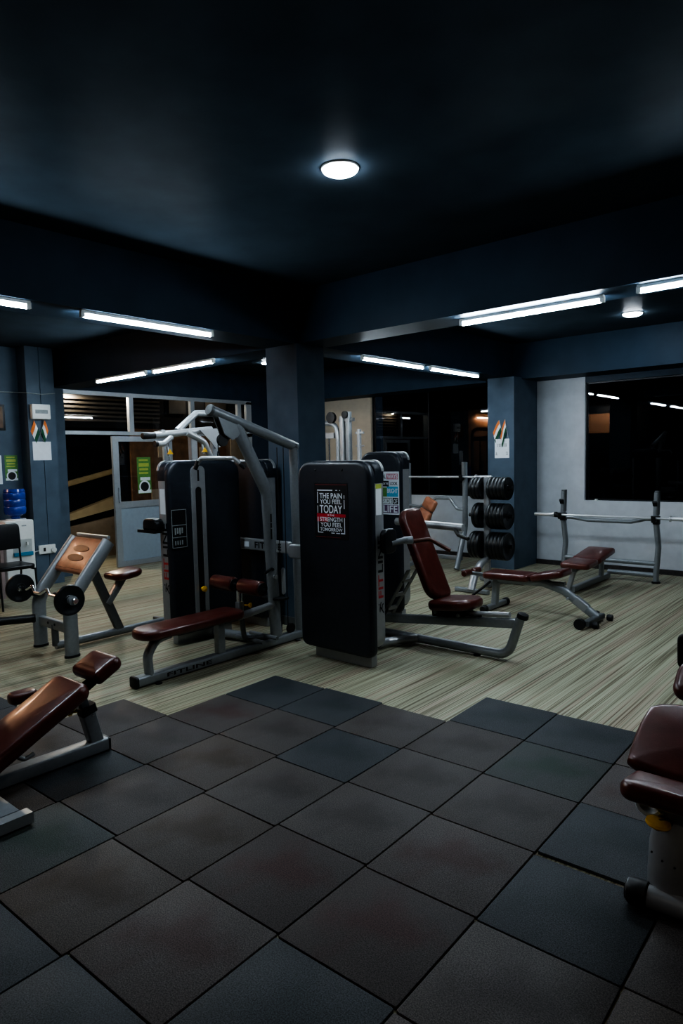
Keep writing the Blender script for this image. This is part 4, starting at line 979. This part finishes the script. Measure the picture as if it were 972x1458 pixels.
o = MB().lathe((-8.9, 3.82, .946), Z, [(.05, 0), (.06, .03), (.125, .06), (.135, .09), (.135, .15), (.128, .16), (.135, .17), (.135, .24), (.128, .25), (.135, .26), (.135, .33), (.128, .34), (.134, .35), (.12, .385), (0, .39)], 30).obj('water_bottle', M['bluewater'])
tag(o, 'blue water bottle upside down on top of the white dispenser', 'water bottle')
t = thing('desk', 'peach topped desk at the photo left edge behind the black chair', 'desk', (-8.75, 3.1, 0))
MB().bb(-9.05, -8.45, 2.4, 3.50, .90, .94).obj('desk_top', M['peach'], t)
plk = plain('pinkish_panel', (.42, .33, .32), .6, noise=.05)
MB().bb(-8.98, -8.94, 2.5, 3.48, 0, .90).obj('desk_panel', plk, t)
MB().bb(-8.98, -8.50, 3.44, 3.48, 0, .90).obj('desk_side', plk, t)
MB().bb(-8.98, -8.50, 2.5, 2.54, 0, .90).obj('desk_side', plk, t)
t = thing('chair', 'black slim-legged chair before the water dispenser at the left edge', 'chair', (-7.95, 3.2, 0))
cy_ = 3.31
MB().pad([(x, y) for x, y in rrect(.42, .30, (.03, .05, .09, .03), 5)], (-8.12, cy_, .80), V((-.1, 1, 0)), V((-.12, 0, 1)), .035, .014).obj('backrest', M['black'], t)
MB().pad(rrect(.42, .42, .06, 5), (-7.93, cy_, .45), X, Y, .05, .02).obj('seat', M['black'], t)
for y_ in (cy_-.20, cy_+.20):
    MB().tube([(-8.15, y_, .93), (-8.10, y_, .45), (-8.18, y_, .012)], .011, .05).obj('rear_leg', M['iron'], t)
    MB().tube([(-7.74, y_, .45), (-7.70, y_, .012)], .011).obj('front_leg', M['iron'], t)
    MB().tube([(-8.10, y_, .44), (-7.74, y_, .44)], .011).obj('seat_rail', M['iron'], t)
# black bar reaching in from the left: arm of a machine just outside
t = thing('machine_arm', 'black padded machine arm on a low steel stand reaching in from the left edge', 'stand', (-5.77, 2.0, 0))
MB().tube([(-5.76, 2.03, .37), (-5.53, 2.48, .37)], .034).obj('padded_bar', M['rubber'], t)
MB().lathe((-5.54, 2.46, .37), (.45, .88, 0), [(.036, 0), (.038, .02), (.03, .03), (0, .03)], 16).obj('bar_end', M['black'], t)
MB().bar([(-5.77, 2.0, .05), (-5.76, 2.01, .40)], .06, .06, up=X).obj('upright', M['steel'], t)
MB().bar([(-6.05, 2.0, .03), (-5.55, 2.0, .03)], .07, .06).obj('base_beam', M['steel'], t)
MB().bar([(-5.77, 1.55, .03), (-5.77, 2.1, .03)], .07, .06).obj('base_beam', M['steel'], t)

# ================================================================ things on the walls
PXf = -9.0
t = thing('meter_box', 'pale electrical breaker box above the flags on the navy pilaster', 'breaker box', (PXf, 4.255, 2.34))
MB().pad(rrect(.25, .20, .012, 3), (PXf, 4.255, 2.34), Y, Z, .07, .012).obj('box', M['whitep'], t)
MB().pad(rrect(.17, .05, .004, 2), (PXf+.07, 4.255, 2.34), Y, Z, .004, .001, n=1).obj('breaker_window', M['greyink'], t)
def flag(pole0, pole1, corner, label, ux, uy, o, grp, flip=1):
    """striped cloth hanging from the staff; all in plane o,ux,uy"""
    o, ux, uy = V(o), V(ux), V(uy); un = ux.cross(uy)
    P = lambda p, d=0: o+ux*p[0]+uy*p[1]+un*d
    t = thing('paper_flag', label, 'flag', tuple(P(pole0)), grp)
    MB().cyl(P(pole0, .006), P(pole1, .006), .004, 8).obj('staff', M['greyink'], t)
    a = V((*pole1, 0)); b = a+(V((*pole0, 0))-a)*.58
    c = V((*corner, 0)); n = 5
    for k, (nm, m) in enumerate((('saffron_stripe', 'saffron'), ('white_stripe', 'flagwhite'), ('green_stripe', 'flaggreen'))):
        mb = MB(); vs = []
        for i in range(n+1):
            s = i/n; w = .012+.010*math.sin(s*5+k*.3)
            for q in (k/3, (k+1)/3):
                p = a+(b-a)*q; e = p+c*s
                vs.append(P((e.x, e.y-.02*s*s), w))
        mb.add(vs, [(2*i, 2*i+1, 2*i+3, 2*i+2) for i in range(n)]).obj(nm, M[m], t)
    return t
# pilaster pair (tips out at the top), plane faces +X: ux=+Y
flag((.035, -.18), (-.085, .10), (-.045, -.13), 'small saffron white green paper flag under the breaker box, leaning left', Y, Z, (PXf, 4.255, 2.13), 'paper flags on the pilaster')
flag((-.045, -.18), (.055, .10), (.05, -.12), 'small saffron white green paper flag under the breaker box, leaning right', Y, Z, (PXf+.014, 4.255, 2.13), 'paper flags on the pilaster')
t = thing('notice_sheet', 'blank white square sheet below the flags on the navy pilaster', 'notice', (PXf, 4.265, 1.82))
MB().pad(rrect(.25, .25, .003, 2), (PXf-.001, 4.265, 1.82), Y, Z, .005, .001, n=1).obj('sheet', M['paper'], t)
t = thing('power_socket', 'white double power socket low on the navy pilaster beside the dispenser', 'power socket', (PXf, 4.25, .49))
MB().pad(rrect(.23, .12, .01, 3), (PXf, 4.25, .49), Y, Z, .03, .006).obj('plate', M['whitep'], t)
MB().pad(rrect(.03, .05, .004, 2), (PXf+.03, 4.21, .49), Y, Z, .004, .001, n=1).obj('switch', M['ink'], t)
MB().lathe((PXf+.03, 4.33, .475), X, [(.035, 0), (.035, .03), (.02, .035), (0, .035)], 16).obj('plug', M['whitep'], t)
MB().tube([(PXf+.02, 4.135, .48), (PXf+.03, 4.05, .47), (PXf+.1, 3.985, .47)], .006, .03).obj('cord', M['whitep'], t)
def green_poster(label, o, ux, uy, w, h):
    t, p = poster('green_poster', label, o, ux, uy, w, h, M['greenink'])
    rects('text_line', [(-w*.36, w*.3, h*.40, h*.44), (-w*.38, w*.36, h*.24, h*.34), (-w*.34, w*.30, h*.14, h*.20), (-w*.38, w*.30, h*.04, h*.09)], M['limeink'], t, p, ux, uy)
    rects('white_band', [(-w*.30, w*.42, -h*.14, -h*.05)], M['paper'], t, p, ux, uy)
    rects('white_foot', [(-w*.47, w*.47, -h*.49, -h*.40)], M['paper'], t, p, ux, uy)
    un = V(ux).cross(V(uy))
    k = MB().lathe(p+V(uy)*(-h*.31), un, [(w*.40, .0008), (w*.40, .0012), (0, .0014)], 24); k.obj('emblem_disc', M['paper'], t)
    k = MB().lathe(p+V(uy)*(-h*.31), un, [(w*.30, .0016), (w*.30, .0018), (w*.17, .0019), (w*.17, .0018)], 24); k.obj('emblem_ring', M['ink'], t)
    rects('emblem_mark', [(-w*.09, w*.09, -h*.33, -h*.27), (-w*.03, w*.03, -h*.36, -h*.26)], M['ink'], t, p, ux, uy, .002)
    return t
green_poster('green poster with emblem stuck on the glass of the door', (XL+.004, 6.14, 1.43), Y, Z, .25, .58)
green_poster('green poster with emblem on the navy wall above the water bottle', (XL+.249, 3.955, 1.60), Y, Z, .17, .34)
t = thing('picture_frame', 'dark framed brown picture high on the wall at the left edge', 'picture', (XL+.25, 3.70, 2.27))
MB().pad(rrect(.40, .34, .005, 2), (XL+.25, 3.70, 2.27), Y, Z, .03, .006).obj('frame', M['iron'], t)
MB().pad(rrect(.34, .28, .003, 2), (XL+.28, 3.70, 2.27), Y, Z, .002, .0005, n=1).obj('picture', M['wood'], t)
t = thing('white_board', 'white sheet at the left edge below the dark framed picture', 'notice', (XL+.25, 3.68, 1.58))
MB().pad(rrect(.34, .38, .004, 2), (XL+.249, 3.66, 1.58), Y, Z, .008, .002, n=1).obj('sheet', M['paper'], t)
# column notice and flags (plane faces -Y: ux=+X)
CYf = 8.76
t = thing('notice_sheet', 'white printed notice below the flags on the column by the big window', 'notice', (-4.55, CYf, 1.72))
MB().pad(rrect(.225, .27, .003, 2), (-4.545, CYf+.001, 1.725), X, Z, .005, .001, n=1).obj('sheet', M['paper'], t)
pr_ = []
for k, w_ in enumerate((.012, .02, .014, .018, .012, .02)): pr_.append((-.07+k*.025, -.07+k*.025+w_, .025, .045)); pr_.append((-.075+k*.026, -.075+k*.026+w_, .05, .068))
pr_ += [(-.095, -.08, -.06, -.05), (-.095, -.075, -.08, -.065), (-.10, -.07, -.095, -.085), (.065, .095, -.06, -.05), (.075, .09, -.078, -.066), (.065, .095, -.095, -.085)]
rects('print', pr_, M['greyink'], t, (-4.545, CYf-.005, 1.725), X, Z)
flag((.03, -.12), (-.04, .145), (-.10, -.15), 'small saffron white green paper flag on the column, leaning left', X, Z, (-4.545, CYf, 1.98), 'paper flags on the column')
flag((.105, -.12), (.055, .15), (-.075, -.22), 'small saffron white green paper flag on the column, the right one', X, Z, (-4.545, CYf-.009, 1.98), 'paper flags on the column')
# conduit along the top of the pilaster
o = MB().tube([(-9.23, 3.75, 2.60), (-9.21, 4.02, 2.605), (-8.99, 4.10, 2.585), (-8.99, 4.30, 2.575), (-8.98, 4.48, 2.60), (-9.40, 4.50, 2.62)], .006, .02, seg=8).obj('wall_cable', M['greyink'])
tag(o, 'thin grey cable looping along the top of the navy pilaster', 'cable')

# ================================================================ world and view
w = bpy.data.worlds.new('night'); bpy.context.scene.world = w; w.use_nodes = True
bg = w.node_tree.nodes['Background']; bg.inputs[0].default_value = (.35, .55, .8, 1); bg.inputs[1].default_value = .006
vs_ = bpy.context.scene.view_settings
vs_.view_transform = 'AgX'; vs_.look = 'AgX - High Contrast'; vs_.exposure = 2.3
bpy.context.scene.cycles.max_bounces = 8; bpy.context.scene.cycles.diffuse_bounces = 4
bpy.context.scene.cycles.sample_clamp_indirect = 6
